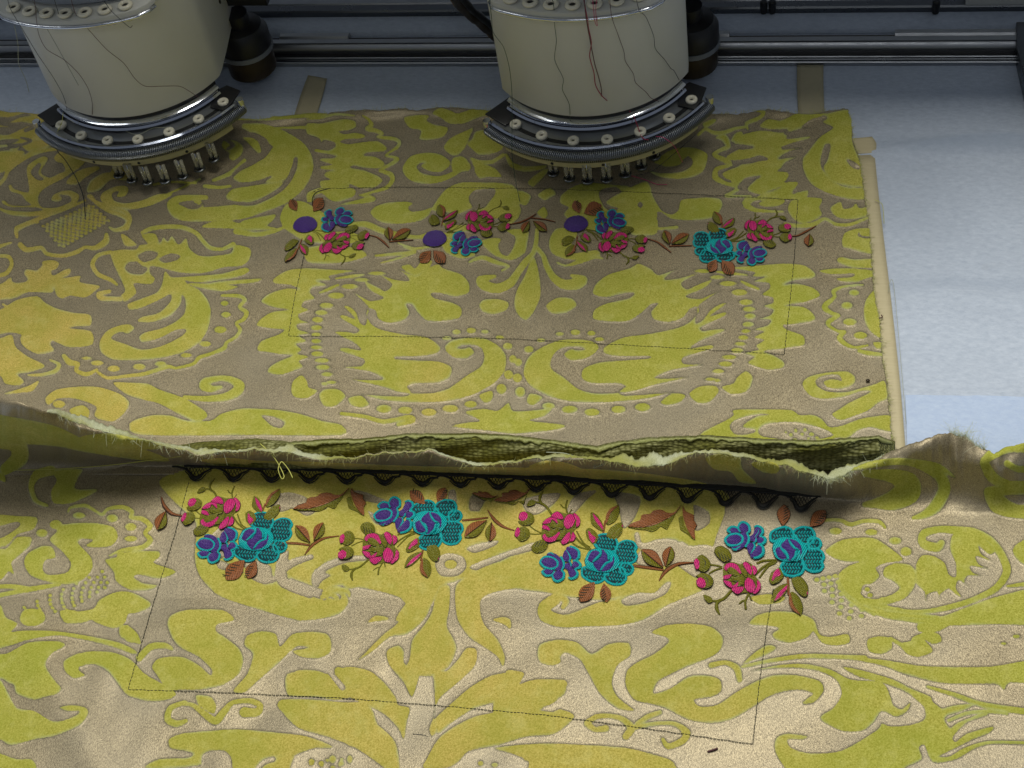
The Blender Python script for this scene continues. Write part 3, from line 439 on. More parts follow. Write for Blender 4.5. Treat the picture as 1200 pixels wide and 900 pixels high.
FRONT_TXT="""z 0 440 3
p 560,372 640,335 900,300 1500,320 2100,330 2440,370 2560,420 2550,480 2520,560 2500,610 2440,600 2360,600 2330,640 2400,660 2360,720 2300,760 2100,790 1900,760 1700,720 1600,720 1500,780 1440,860 1300,860 1200,880 1050,862 900,820 780,780 735,745 700,700 685,640 690,520 640,470 590,420
g 1050,615,12 1000,640,16 985,680,16 1010,720,14 1070,745,14 1130,765,12 1190,780,10
h 760,650 800,660 850,690 880,700 960,705 970,725 930,735 890,720 870,700 820,690 770,680
h 900,650 950,670 955,700 930,690
z 300 440 3
g 150,650,16 95,670,18 85,710,18 125,745,16 190,770,14
g 380,655,12 290,670,20 225,700,24 210,730,14
h 250,748 300,738 400,752 480,772 528,795 500,840 470,900 380,960 0,900 -40,870 100,864 200,860 290,840 325,800 310,765 260,765
h 1520,720 1560,690 1640,700 1700,690 1720,640 1800,600 1900,600 1800,760 1500,800
s 330,780,3 320,760,9 270,755,13 240,775,13 255,795,8 285,790,4
z 330 560 5.217
h 0,95 60,90 150,120 150,150 60,190 0,210 -60,200 -60,110
h 150,190 200,200 280,180 240,230 210,300 180,270
h 420,80 500,85 640,140 700,170 640,165 520,145 440,115
h 455,215 480,225 530,230 545,290 490,290 500,340 470,330 455,270
h 275,320 310,310 345,350 340,400 300,440 240,440 230,420 280,390
h 690,430 770,480 740,500 690,460
h 1020,90 1060,75 1070,150 1040,200 1020,180
h 1180,100 1250,120 1190,230 1150,200 1150,130
h 1120,400 1200,380 1250,400 1200,470 1130,450
z 600 440 3
h 40,440 100,420 170,415 150,450 90,490 50,480
h 225,420 300,405 260,440 215,490 190,480
h 640,455 690,480 695,520 650,548 625,520 640,490
h 430,560 445,553 460,590 520,575 580,580 602,620 560,640 480,617 440,605
h 0,580 40,560 90,590 60,620 0,605
h 750,490 760,440 840,420 840,470 800,500
h 470,640 520,640 600,650 640,600 700,600 760,640 700,700 650,740 560,700 500,700
z 0 440 3
# upper left, under ridge
p -40,140 60,150 200,180 330,240 500,260 600,300 500,300 300,270 200,250 60,240 -40,230
p 700,300 800,290 900,300 1000,310 1000,330 850,330
s 180,335,18 130,350,16 110,390,10 125,440,9 165,458,6
p 185,335 290,330 275,360 265,400 340,400 330,415 250,450 190,450 180,410 200,370
s -60,350,20 0,355,14 15,370,6
s 10,230,30 60,240,30 70,290,30 20,330,20
p 270,230 300,212 400,205 560,240 560,260 460,260 300,250
# left scroll medallion
s 240,480,4 250,465,5 300,458,7 340,480,5 360,490,6 380,470,6 430,463,8 465,480,8 460,500,7 500,505,9 530,530,9 510,555,7 530,580,9 500,605,9 430,615,6 385,635,3
d 278,493,22,11 395,503,20,14 460,533,20,14 460,575,22,10 197,525,22,16 148,555,20,14
p 175,580 200,550 200,530 260,520 340,520 400,535 415,570 390,600 340,605 300,600 330,580 290,575 275,590 320,640 325,680 290,720 240,735 180,728 110,705 85,660 100,625 150,600 185,605 195,640 160,650 150,680 165,700 210,700 240,690 250,660 220,620
s -30,780,8 40,765,8 120,750,9 210,735,6
s 100,750,8 40,742,8 -30,745,7
p -60,500 0,490 60,495 130,500 120,540 60,560 20,600 -60,600
h -60,540 0,530 60,515 70,530 10,570 -60,580
p -60,610 20,610 60,570 110,570 105,600 60,640 40,660 50,700 30,690 0,720 -60,700
p 370,650 410,640 420,625 500,618 560,620 560,640 540,660 620,690 560,715 490,700 470,710 500,730 555,740 520,755 460,755 410,725 400,690
p 210,830 250,825 280,830 330,820 350,790 400,765 440,760 480,770 530,800 520,820 480,835 450,840 440,870 400,890 340,870 320,860 290,870 230,870
p 0,805 20,850 50,865 60,880 0,930 -60,930 -60,800
p 80,830 110,820 150,830 160,860 130,880 90,880 70,860
p 420,885 450,878 460,890 490,920 470,940 440,930
# large swirl around embroidery 1
z 0 600 3
p 590,400 600,365 660,345 780,345 825,380 765,395 760,420 790,440 840,480 855,520 840,570 780,610 700,625 640,625 590,625 550,570 535,545 560,515 640,510 700,540 740,575 745,555 700,510 640,480 610,450
s 490,515,12 530,475,12 580,470,10 605,482,6
p 420,410 450,400 485,430 495,465 460,455 425,440
p 860,470 870,435 920,420 970,430 985,475 1030,430 1100,422 1150,430 1165,460 1160,495 1120,515 1060,510 1030,490 1080,480 1080,475 1040,475 980,530 900,600 860,635 820,630 870,570 890,500
# mid-left big leaves
p -60,430 0,430 80,418 200,420 330,440 420,460 480,490 470,500 400,475 300,450 200,435 100,450 20,475 -60,485
p -60,500 20,500 100,460 200,455 230,470 180,500 160,540 190,590 215,620 200,640 160,650 120,660 60,640 50,610 30,600 0,585 -60,600
p 225,525 270,500 330,490 400,495 460,520 510,570 580,610 620,640 590,660 520,665 450,645 420,610 380,560 330,535 280,545 280,560 300,575 260,585 230,560
p -60,590 0,590 30,640 60,690 120,700 180,735 220,735 270,715 280,700 240,700 210,688 250,680 300,688 310,710 280,750 200,785 120,800 40,820 0,800 -60,800
p -60,840 0,850 60,870 110,870 130,900 120,960 -60,960
s 650,670,8 600,690,10 590,730,12 620,745,12 655,735,7
s 640,675,6 680,680,8 730,720,12 760,735,14 790,700,12 820,670,8 880,665,10 915,680,10 905,705,14 860,705,18
p 690,645 740,650 760,680 750,710 700,680
p 1030,570 1060,562 1160,570 1200,560 1300,570 1330,620 1200,660 1110,650 1040,630
s 1190,560,14 1250,580,20
p 595,800 640,780 740,770 840,765 960,775 1080,790 1170,825 1130,830 1070,820 1040,850 1020,900 1000,960 850,960 820,900 780,890 740,880 700,890 620,900 510,900 560,870 660,865 680,850 650,840 600,830
h 710,860 740,840 790,840 815,870 810,930 720,930
g 905,905,8 930,880,10 960,870,10
p 975,680 1000,660 1100,660 1200,670 1300,680 1330,800 1250,830 1160,780 1060,740 1000,710
z 350 600 3
p 0,0 200,0 700,0 860,60 850,100 800,115 700,160 640,190 620,170 640,130 600,200 590,230 560,240 530,250 400,260 330,260 240,260 170,270 130,230 60,200 100,180 20,150 0,200 -40,230
h 590,130 620,115 700,100 690,120 620,145
h 480,190 490,160 530,145 580,160 590,195 560,225 500,225
d 535,185,22,16
h 600,195 650,170 760,130 830,110 870,115 760,150 640,205
p 560,250 640,200 720,170 850,130 900,110 1000,160 1060,200 1000,240 940,260 850,280 760,270 680,285 640,310 640,360 655,400 700,450 725,510 718,545 700,510 660,480 600,440 560,380 550,300
p 490,270 530,260 530,330 520,400 540,440 555,480 530,540 480,575 420,575 370,560 390,520 400,450 440,400 470,350
p 400,250 500,250 470,320 440,380 380,430 320,440 260,490 205,525 240,490 300,430 350,390 380,330 360,300
p 310,490 350,470 370,490 370,530 400,550 480,550 520,560 560,520 590,480 625,485 620,540 560,600 500,650 480,690 475,720 490,760 470,790 460,760 480,700 470,560 430,565 400,650 370,600 320,540
p 135,560 180,545 250,560 300,600 340,650 350,680 390,690 380,740 370,800 350,760 300,710 240,680 160,640 130,600
p 240,390 270,365 310,370 315,380 270,385
p 680,380 720,370 745,380 745,412 720,395
p -40,570 60,565 130,600 160,640 110,650 0,650 -40,640
p -60,660 100,665 200,690 280,750 340,810 355,900 340,960 300,900 200,830 100,790 0,760 -60,700
p 480,730 520,690 600,620 680,575 780,562 790,580 740,620 735,640 780,620 830,595 930,597 935,640 870,680 850,700 880,710 920,695 970,720 900,780 800,790 700,820 600,840 560,880 520,900 440,900 450,870 490,800 540,760 620,720 720,700 780,680 720,665 620,690 540,740 490,780
p -60,800 0,810 110,830 60,830 0,850 -60,880
d 45,880,10,12 80,885,10,9 120,870,12,14 150,885,10,9 180,870,10,14 120,898,10,6 640,885,10,9 690,890,12,8
s 450,900,6 480,870,5
z 600 600 3
s 150,310,20 115,335,22 120,365,24 180,385,22 280,375,26 380,365,26 480,320,26 560,300,20 660,270,10
s 135,310,14 170,300,12 190,315,12 180,335,8
p 100,370 200,360 300,320 380,300 420,240 480,200 560,180 640,230 700,240 660,280 560,320 460,380 360,400 200,400
h 385,310 440,285 500,285 540,250 560,250 540,290 470,320 400,330
p 90,500 100,465 160,450 230,460 280,500 340,465 410,462 415,505 370,540 350,600 370,650 420,690 430,700 370,690 310,640 270,570 240,520 190,495 170,510 170,530 140,540 100,530
p 490,425 540,400 620,393 700,405 740,440 735,480 700,510 600,550 520,590 500,620 500,640 560,620 620,580 680,575 730,590 735,630 700,650 640,660 660,685 720,680 780,640 850,600 920,575 1000,575 1080,595 1095,630 1060,670 1020,675 1040,655 1060,640 1020,625 960,630 900,650 840,690 770,730 700,742 620,730 540,690 490,675 430,660 400,610 405,560 440,530 500,500 550,460 540,440
s 700,540,10 750,530,8 790,550,12 800,590,10
p 810,535 860,490 900,468 930,478 900,500 850,520
p 835,395 860,365 920,350 1000,355 1060,380 1080,430 1120,440 1180,430 1185,460 1140,470 1090,460 1060,420 1040,440 980,460 930,450 915,430 940,410 900,400
s 265,740,10 300,720,9 350,718,8 390,730,10 420,760,14 400,790,12
s 265,745,12 290,765,9 330,762,12
s 440,745,8 480,720,10 520,705,8
s 420,760,10 500,745,7 570,745,8 615,775,12 600,805,12 550,825,10 530,800,6
p -20,560 20,560 40,575 20,610 -20,620
p 20,610 80,590 185,592 190,620 150,670 100,690 100,700 210,710 180,730 100,765 0,790 -60,800 -60,640
p -60,830 100,815 260,820 400,830 520,860 570,885 560,960 80,960 60,880 0,850
p 840,300 900,290 960,300 940,320 870,325
z 800 600 3
s 480,35,5 520,28,6 560,32,7 590,45,8 640,32,7 690,35,7 712,55,5
d 537,68,22,12 663,72,22,11 747,102,22,13 785,140,20,16
s 910,110,12 895,125,16 855,118,16 840,100,14 850,75,14 900,62,12 960,65,14 1020,70,14 1080,100,14 1120,150,14 1140,210,14 1100,270,12 1020,310,10 940,335,10 860,350,8 780,350,8 640,320,8
p 950,80 1000,65 1060,90 1100,130 1080,150 1040,120 1050,150 1090,175 1030,155 1040,185 1075,200 1010,190 1020,215 1050,225 1000,225 990,250 1010,265 970,240 960,270 980,300 960,290 935,270 905,290 900,310 895,280 860,290 855,315 850,280 820,250 820,190 840,155 880,155 920,180 935,220 960,230 960,180 940,130
p 1160,140 1180,110 1260,80 1260,200 1190,180
p 640,325 700,340 780,370 900,370 1000,335 1100,300 1260,270 1260,390 1100,395 900,400 780,385 700,370
s 1140,262,4 1200,255,8
p 650,450 690,438 730,445 735,480 700,500 655,490
s 730,445,6 780,475,8
p 760,465 800,455 810,440 860,422 900,430 910,455 880,465 850,450 880,490 830,510 790,500
s 210,545,5 300,525,7 420,508,8 560,510,8 640,515,10
p 560,510 700,520 820,540 900,545 1080,545 1260,520 1260,600 1150,600 1130,625 1100,605 1000,605 900,600 780,570 700,540
p 240,560 330,540 430,535 520,555 590,590 700,600 730,650 740,680 770,695 800,670 790,700 750,720 700,700 670,740 630,770 560,770 490,735 490,715 530,690 560,640 540,590 480,560 400,548 320,550
p 560,545 640,560 740,590 800,620 870,650 880,670 930,700 980,680 1000,690 940,710 920,730 940,760 970,740 1060,705 1070,715 1000,740 950,790 960,810 1000,780 1090,755 1080,775 1020,800 960,830 900,860 940,860 990,830 1080,805 1260,810 1260,820 1100,815 1030,830 960,870 880,880 850,820 830,830 840,870 780,900 700,960 420,960 360,900 325,840 330,795 370,780 440,790 420,800 370,800 380,830 450,850 560,840 680,770 700,745 730,755 800,750 850,730 850,690 820,660 780,630 700,600 620,580
s 860,615,5 960,645,8 1060,680,10 1260,710,12
d 10,775,16,10
# top right swirls beneath ridge
z 800 440 3
s 640,455,10 680,450,18 740,440,35 790,410,45 790,380,40 740,355,25 640,345,12
s 750,305,8 820,315,10 900,350,20 920,400,22 890,460,22 850,490,14 810,502,6
p 1060,400 1100,390 1260,395 1260,500 1150,500 1090,480 1065,440
h 1130,425 1180,420 1260,425 1260,450 1180,455
s 1060,300,14 1100,270,20 1160,255,16 1260,260,20
s 1060,310,16 1090,360,20 1150,385,14 1260,380,14
s 1140,310,12 1180,330,12 1260,330,14
p 830,870 900,860 950,845 980,850 900,900 830,900
z 0 440 3
c 60,820 370,680 390,740 230,840 13,6 7,6
c 1090,1350 1200,1340 1260,1380 1080,1380 5,2 7,6
z 800 440 3
c 460,710 560,690 780,830 560,870 10,8 10,8
z 500 440 3
c 340,1340 480,1340 480,1375 340,1375 7,2 8,6
z 0 540 2
h 560,232 620,240 642,278 620,290 590,272 575,252
g 730,226,6 690,238,9 657,262,10 665,290,9 720,305,9 760,322,6
g 870,228,5 810,232,8 765,248,9 740,272,8 745,292,4
h 640,100 740,95 745,115 720,130 690,115
h 862,118 885,130 905,150 880,148
h 480,200 500,170 530,150 545,190 520,230
h 1000,190 1020,185 1025,200 1010,210
g 775,498,6 803,532,7
p 690,495 740,492 770,505 790,545 700,545
s 755,320,5 775,312,6 790,322,5
z 600 540 2
h 240,75 300,85 290,130 262,160 250,110
h 300,212 340,200 400,190 420,215 390,240 330,250 290,240
g -10,220,6 60,200,7 130,170,6
z 800 440 3
p 80,290 140,275 200,290 210,330 260,380 200,375 170,340 110,330
p 240,310 300,300 340,320 330,345 280,340
p 560,340 620,310 760,290 900,310 960,360 930,350 860,330 760,315 640,330
z 600 440 3
p 60,320 120,300 200,310 260,340 180,345 90,340
z 731 515 2.337
p 552,305 600,275 680,270 725,295 765,330 720,338 690,352 700,375 680,395 655,400 650,430 690,438 735,425 755,408 740,390 712,375 715,352 745,340 785,345 802,370 795,405 770,435 730,450 690,455 650,450 610,425 590,395 592,365 620,345 650,335 610,335 575,325
s 590,400,5 620,440,6 680,472,8 760,482,9 860,490,7
d 1075,540,10,5 1040,560,8,4
p 860,745 900,730 960,725 930,742 880,756
s 890,770,5 940,750,5 1000,745,5 1050,752,4
"""
# ---------------------------------------------------------------- object helpers
def put(name,me,parent=None,mats=None,smooth=True):
    o=bpy.data.objects.new(name,me); COL.objects.link(o)
    if parent is not None: o.parent=parent
    for m in (mats or []): me.materials.append(m)
    if smooth and len(me.polygons): me.polygons.foreach_set('use_smooth',[True]*len(me.polygons))
    return o
def mk(name,V,Fc,mats,parent=None,smooth=True,fm=None,uv=None):
    me=bpy.data.meshes.new(name); me.from_pydata([tuple(v) for v in V],[],[tuple(f) for f in Fc])
    o=put(name,me,parent,mats,smooth)
    if fm is not None: me.polygons.foreach_set('material_index',fm)
    if uv is not None:
        l=me.uv_layers.new(name='thread'); idx=np.empty(len(me.loops),int); me.loops.foreach_get('vertex_index',idx)
        l.data.foreach_set('uv',np.asarray(uv,float)[idx].ravel())
    me.update(); return o
def tag(o,label,cat,group=None):
    o['label']=label; o['category']=cat
    if group: o['group']=group
    return o
def thing(name,label,cat,loc=(0,0,0),group=None):
    o=bpy.data.objects.new(name,None); COL.objects.link(o); o.location=loc; o.empty_display_size=.02
    return tag(o,label,cat,group)
class MB:
    def __init__(s): s.v=[];s.f=[];s.m=[];s.uv=[]
    def add(s,V,Fc,m=0,uv=None):
        n=len(s.v); s.v+= [tuple(v) for v in V]; s.f+=[tuple(i+n for i in f) for f in Fc]; s.m+=[m]*len(Fc)
        s.uv+= [tuple(u) for u in uv] if uv is not None else [(0,0)]*len(V)
    def box(s,x0,x1,y0,y1,z0,z1,m=0):
        V=[(x,y,z) for z in (z0,z1) for y in (y0,y1) for x in (x0,x1)]
        s.add(V,[(0,2,3,1),(4,5,7,6),(0,1,5,4),(2,6,7,3),(0,4,6,2),(1,3,7,5)],m)
    def tube(s,P,r,n=8,m=0,cap=True,taper=None):
        P=[Vector(p) for p in P]; V=[];L=len(P); up_=Vector((0,0,1)); acc=0;uv=[]
        pn=None
        for i,p in enumerate(P):
            d=(P[min(i+1,L-1)]-P[max(i-1,0)]).normalized()
            if pn is None:
                a=d.cross(up_); a=a.normalized() if a.length>1e-4 else Vector((1,0,0))
            else:
                a=pn-d*pn.dot(d); a.normalize()
            pn=a; b=d.cross(a)
            rr=r[i] if hasattr(r,'__len__') else r
            if i: acc+=(p-P[i-1]).length*1000
            for k in range(n):
                w=2*math.pi*k/n; V.append(p+a*(rr*math.cos(w))+b*(rr*math.sin(w))); uv.append((k*.3,acc))
        Fc=[(i*n+k,i*n+(k+1)%n,(i+1)*n+(k+1)%n,(i+1)*n+k) for i in range(L-1) for k in range(n)]
        if cap: Fc+=[tuple(range(n))[::-1],tuple((L-1)*n+k for k in range(n))]
        s.add(V,Fc,m,uv)
    def prism(s,pts,z0,z1,m=0,bev=0):
        "closed outline (ccw) in x,y, extruded z0..z1 with a small bevel"
        P=np.array(pts,float); n=len(P); A=((P*np.roll(P[:,::-1],-1,0)*[1,-1]).sum())
        if A<0: P=P[::-1]
        def inset(d):
            e=np.roll(P,-1,0)-P; e/=np.linalg.norm(e,axis=1)[:,None]+1e-12; nn=np.c_[-e[:,1],e[:,0]]; q=nn+np.roll(nn,1,0); q/=np.maximum(np.linalg.norm(q,axis=1)[:,None],.3); return P+q*d
        rings=[(P,z0)]
        if bev: rings=[(inset(bev),z0),(P,z0+bev),(P,z1-bev),(inset(bev*.3),z1-bev*.3),(inset(bev),z1)]
        else: rings=[(P,z0),(P,z1)]
        V=[(x,y,z) for R_,z in rings for x,y in R_]
        Fc=[(i*n+k,i*n+(k+1)%n,(i+1)*n+(k+1)%n,(i+1)*n+k) for i in range(len(rings)-1) for k in range(n)]
        Fc+=[tuple(range(n))[::-1],tuple((len(rings)-1)*n+k for k in range(n))]
        s.add(V,Fc,m)
    def lathe(s,prof,c,n=20,m=0,axis=None):
        V=[];L=len(prof)
        for r,z in prof:
            for k in range(n):
                w=2*math.pi*k/n; p=Vector((r*math.cos(w),r*math.sin(w),z))
                if axis is not None: p=axis@p
                V.append(Vector(c)+p)
        Fc=[(i*n+k,i*n+(k+1)%n,(i+1)*n+(k+1)%n,(i+1)*n+k) for i in range(L-1) for k in range(n)]
        if prof[0][0]>1e-5 and abs(prof[0][0]-prof[-1][0])+abs(prof[0][1]-prof[-1][1])>1e-6: Fc+=[tuple(range(n))[::-1]]
        if prof[-1][0]>1e-5 and abs(prof[0][0]-prof[-1][0])+abs(prof[0][1]-prof[-1][1])>1e-6: Fc+=[tuple((L-1)*n+k for k in range(n))]
        s.add(V,Fc,m)
    def arcsweep(s,c,a0,a1,prof,n=48,m=0):
        "sweep a closed (r,z) profile about the vertical axis at c through angles a0..a1 (degrees)"
        V=[];k=len(prof)
        for i in range(n+1):
            w=math.radians(a0+(a1-a0)*i/n)
            for r,z in prof: V.append((c[0]+r*math.cos(w),c[1]+r*math.sin(w),z))
        Fc=[(i*k+j,(i+1)*k+j,(i+1)*k+(j+1)%k,i*k+(j+1)%k) for i in range(n) for j in range(k)]
        Fc+=[tuple(range(k)),tuple(n*k+j for j in range(k))[::-1]]
        s.add(V,Fc,m)
    def build(s,name,mats,parent=None,smooth=True,uv=False,auto=None):
        o=mk(name,s.v,s.f,mats,parent,smooth,s.m,s.uv if uv else None)
        if auto is not None:
            bm=bmesh.new(); bm.from_mesh(o.data); bmesh.ops.recalc_face_normals(bm,faces=bm.faces)
            for e in bm.edges:
                if len(e.link_faces)==2 and e.calc_face_angle(0)>math.radians(auto): e.smooth=False
            bm.to_mesh(o.data); bm.free()
        return o
# ---------------------------------------------------------------- cloth surfaces
def interp(x,tab):
    t=np.array(tab,float); return np.interp(x,t[:,0],t[:,1])
def vnoise(x,y,seed=0):
    "smooth value noise, periodic lattice"
    r=np.random.default_rng(seed).random((64,64)); xi=np.floor(x).astype(int); yi=np.floor(y).astype(int); fx=x-xi; fy=y-yi
    fx=fx*fx*(3-2*fx); fy=fy*fy*(3-2*fy); g=lambda a,b:r[a%64,b%64]
    return (g(xi,yi)*(1-fx)+g(xi+1,yi)*fx)*(1-fy)+(g(xi,yi+1)*(1-fx)+g(xi+1,yi+1)*fx)*fy-.5
BACK_TOP=[(-80,131),(0,129),(60,136),(120,140),(290,141),(350,135),(420,130),(470,127),(500,128),(520,125),(560,128),(640,132),(760,138),(830,135),(880,131),(900,128),(940,133),(960,132),(975,129),(993,128)]
BACK_RIGHT=[(120,993),(128,993),(145,998),(165,1000),(190,1008),(230,1013),(260,1018),(300,1021),(340,1024),(380,1031),(420,1034),(450,1040),(480,1042),(515,1045),(570,1050)]
def z_back(x,y):
    fl=1-.85*np.clip((y-222)/15,0,1)*np.clip((335-y)/20,0,1)*np.clip((x-310)/30,0,1)*np.clip((980-x)/30,0,1)
    z=.0012+.0020*(vnoise(x/90,y/60,1)+.5)*fl+.0009*(vnoise(x/33,y/45,2)+.5)*np.clip((np.abs(y-275)-45)/50,0,1)
    z=z+.004*np.exp(-((y-interp(x,BACK_TOP))/9)**2)*(vnoise(x/40,0*x,3)+.6)
    d=((x-930)*.55+(y-205)*.83); al=((x-930)*.83-(y-205)*.55)                     # pull crease at the top right corner
    z=z+.0065*np.exp(-((x-985)/34)**2-((y-150)/40)**2)-.0012*np.exp(-((x-945)/20)**2-((y-185)/40)**2)
    z=z+.004*np.exp(-((x-1006)/10)**2-((y-170)/30)**2)
    return z
def z_front(x,y):
    fl=1-.85*np.clip((y-575)/25,0,1)*np.clip((735-y)/35,0,1)*np.clip((x-150)/40,0,1)*np.clip((1010-x)/40,0,1)
    z=.0016+.0018*(vnoise(x/110,y/70,5)+.5)*fl+.0030*np.exp(-((x-60-(y-800)*.55)/38)**2)*np.clip((y-690)/60,0,1)+.0020*np.exp(-((x-330+(y-850)*.3)/30)**2)*np.clip((y-830)/40,0,1)+.0009*(vnoise(x/24+y/80,y/160,6)+.5)*np.clip((y-715)/70,0,1)+.0012*(vnoise(x/60+y/50,y/90,7)+.5)*np.clip((y-700)/80,0,1)
    z=z+.0016*np.exp(-((x-225-(y-690)*.2)/40)**2)*np.clip((y-580)/60,0,1)*fl
    return z
def grid_obj(name,X,Y,Z,mats,field_,tint,extra=None,pile=.00055):
    R_,C_=X.shape
    fx=np.clip(X-RX0,0,RW-1.01); fy=np.clip(Y-RY0,0,RH-1.01); xi=fx.astype(int); yi=fy.astype(int); ax=fx-xi; ay=fy-yi
    Fd=field_; s=(Fd[yi,xi]*(1-ax)+Fd[yi,xi+1]*ax)*(1-ay)+(Fd[yi+1,xi]*(1-ax)+Fd[yi+1,xi+1]*ax)*ay
    P=up(X,Y,Z)
    k=np.clip((s+.8)/1.6,0,1); k=k*k*(3-2*k)
    P=P.copy(); P[...,2]+=pile*k
    me=bpy.data.meshes.new(name); nv=R_*C_
    me.vertices.add(nv); me.vertices.foreach_set('co',P.reshape(-1).astype(np.float32))
    i=np.arange(nv).reshape(R_,C_); q=np.stack([i[:-1,:-1],i[1:,:-1],i[1:,1:],i[:-1,1:]],-1).reshape(-1,4)
    nq=len(q); me.loops.add(nq*4); me.loops.foreach_set('vertex_index',q.ravel().astype(np.int32)); me.polygons.add(nq)
    me.polygons.foreach_set('loop_start',np.arange(0,nq*4,4,dtype=np.int32)); me.update(calc_edges=True)
    for nm,val in (('sdf',s),('tint',tint)):
        a=me.attributes.new(nm,'FLOAT','POINT'); a.data.foreach_set('value',val.ravel().astype(np.float32))
    o=put(name,me,None,mats); return o
FB=field(BACK_TXT,fit_h(MIRROR)); FF=field(FRONT_TXT)
# --- stabiliser fabric, the sheet everything lies on
def fleece(name,col,col2):
    m,t,b=nt(name); co=objco(t)
    mp=N(t,'ShaderNodeMapping'); mp.inputs['Scale'].default_value=(1,2.2,1); mp.inputs['Rotation'].default_value=(0,0,.7); t.links.new(co,mp.inputs[0])
    f=noise(t,180,5,.7,mp.outputs[0]); g=noise(t,9,4,.6,co); h=noise(t,620,2,.6,co)
    c=mixc(t,ramp(t,f,.3,.72),col,col2); c=mixc(t,ramp(t,g,.3,.7,0,.35),c,tuple(x*.8 for x in col))
    c=mixc(t,ramp(t,noise(t,28,2,.4,co),.74,.80,0,.25),c,(.25,.27,.3))
    # soft shadow bands painted into the base colour of the sheet's right side
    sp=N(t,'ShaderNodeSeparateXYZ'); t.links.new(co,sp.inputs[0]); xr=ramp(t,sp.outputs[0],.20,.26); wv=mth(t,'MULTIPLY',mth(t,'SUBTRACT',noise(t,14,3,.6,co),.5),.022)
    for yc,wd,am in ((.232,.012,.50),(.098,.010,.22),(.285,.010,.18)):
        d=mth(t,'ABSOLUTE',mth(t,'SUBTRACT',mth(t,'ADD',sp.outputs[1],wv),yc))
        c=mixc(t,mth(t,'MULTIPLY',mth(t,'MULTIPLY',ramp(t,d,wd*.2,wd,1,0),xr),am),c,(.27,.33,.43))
    t.links.new(c,b.inputs['Base Color']); b.inputs['Roughness'].default_value=.85; b.inputs['Specular IOR Level'].default_value=.25
    bump(t,b,mth(t,'ADD',f,mth(t,'MULTIPLY',h,.5)),.45,.0008); return m
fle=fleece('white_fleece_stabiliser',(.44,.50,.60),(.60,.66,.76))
fleb=fleece('blue_fleece_stabiliser',(.45,.55,.75),(.56,.66,.83))
nx,ny=220,150
gx,gy=np.meshgrid(np.linspace(-.75,.62,nx),np.linspace(-.42,.62,ny))
gz=.0006*vnoise(gx*30,gy*30,9)-.0006
gz=gz+.0050*np.exp(-((gy-.226-.01*np.sin(gx*25))/.009)**2)*np.clip((gx-.20)/.05,0,1)+.0045*np.exp(-((gy-.085-.008*np.sin(gx*31+1))/.011)**2)*np.clip((gx-.23)/.05,0,1)-.0002
V=np.stack([gx,gy,gz],-1).reshape(-1,3); i=np.arange(nx*ny).reshape(ny,nx)
q=np.stack([i[:-1,:-1],i[:-1,1:],i[1:,1:],i[1:,:-1]],-1).reshape(-1,4)
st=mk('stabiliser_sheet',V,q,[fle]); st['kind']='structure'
# blue second layer lower right: a thin patch of film
P=up(np.array([1061,1290,1290,1064]),np.array([463,466,545,545]),.0004)
q=[(P[0]*(1-u)+P[1]*u)*(1-v)+(P[3]*(1-u)+P[2]*u)*v for v in np.linspace(0,1,8) for u in np.linspace(0,1,20)]
i=np.arange(160).reshape(8,20); b_=mk('stabiliser_patch',[(a[0],a[1]+.0012*vnoise(np.array(i_*1.7),np.array(.0),8)*(i_<20),.0006) for i_,a in enumerate(q)],[tuple(f) for f in np.stack([i[1:,:-1],i[1:,1:],i[:-1,1:],i[:-1,:-1]],-1).reshape(-1,4)],[fleb])
tag(b_,'pale blue stabiliser patch on the white sheet right of the masking tape','fabric')
# --- masking tape
def tape_mat():
    m,t,b=nt('masking_tape'); co=objco(t); mp=N(t,'ShaderNodeMapping'); mp.inputs['Scale'].default_value=(.3,3,1); t.links.new(co,mp.inputs[0])
    f=noise(t,260,3,.6,mp.outputs[0]); t.links.new(mixc(t,f,(.48,.41,.24),(.60,.52,.32)),b.inputs['Base Color']); b.inputs['Roughness'].default_value=.6
    bump(t,b,f,.3,.0004); return m
MAT['tape']=tape_mat(); MAT['tape2']=simple('aged_masking_tape',(.44,.39,.25),.7,0,.12,180,.2,.0003)
def tape(pl,pr,label,z=.0011,mat='tape'):
    L=cr([(a[0],a[1]) for a in pl],False,4); R_=cr([(a[0],a[1]) for a in pr],False,4)
    n=min(len(L),len(R_)); k=6
    L=L[:n];R_=R_[:n]; V=[]
    for a,b in zip(L,R_):
        for j in range(k):
            t=j/(k-1); p=up(a[0]*(1-t)+b[0]*t,a[1]*(1-t)+b[1]*t,z+.0002*math.sin(a[1]*.3+j)); V.append(p)
    i=np.arange(n*k).reshape(n,k); F1=[tuple(f) for f in np.stack([i[:-1,:-1],i[1:,:-1],i[1:,1:],i[:-1,1:]],-1).reshape(-1,4)]
    V2=[p-np.array([0,0,.0006]) for p in V]; nn=n*k; ring=list(i[0,:])+list(i[1:,-1])+list(i[-1,::-1][1:])+list(i[::-1,0][1:-1])
    F2=[tuple(x+nn for x in f[::-1]) for f in F1]; F3=[(ring[a],ring[(a+1)%len(ring)],ring[(a+1)%len(ring)]+nn,ring[a]+nn) for a in range(len(ring))]
    o=mk('masking_tape',V+V2,F1+F2+F3,[MAT[mat]]); return tag(o,label,'tape')
tape([(984,183),(990,240),(1005,340),(1020,440),(1030,560)],[(1025,181),(1031,240),(1043,340),(1054,440),(1064,560)],'long strip of beige masking tape under the right edge of the rear fabric')
tape([(990,163),(989,170),(988,180)],[(1022,160),(1027,168),(1026,179)],'short torn end of masking tape above the long right hand strip')
tape([(934,76),(934,100),(936,150)],[(965,76),(965,100),(967,150)],'vertical strip of masking tape behind the rear fabric by its right corner',mat='tape2')
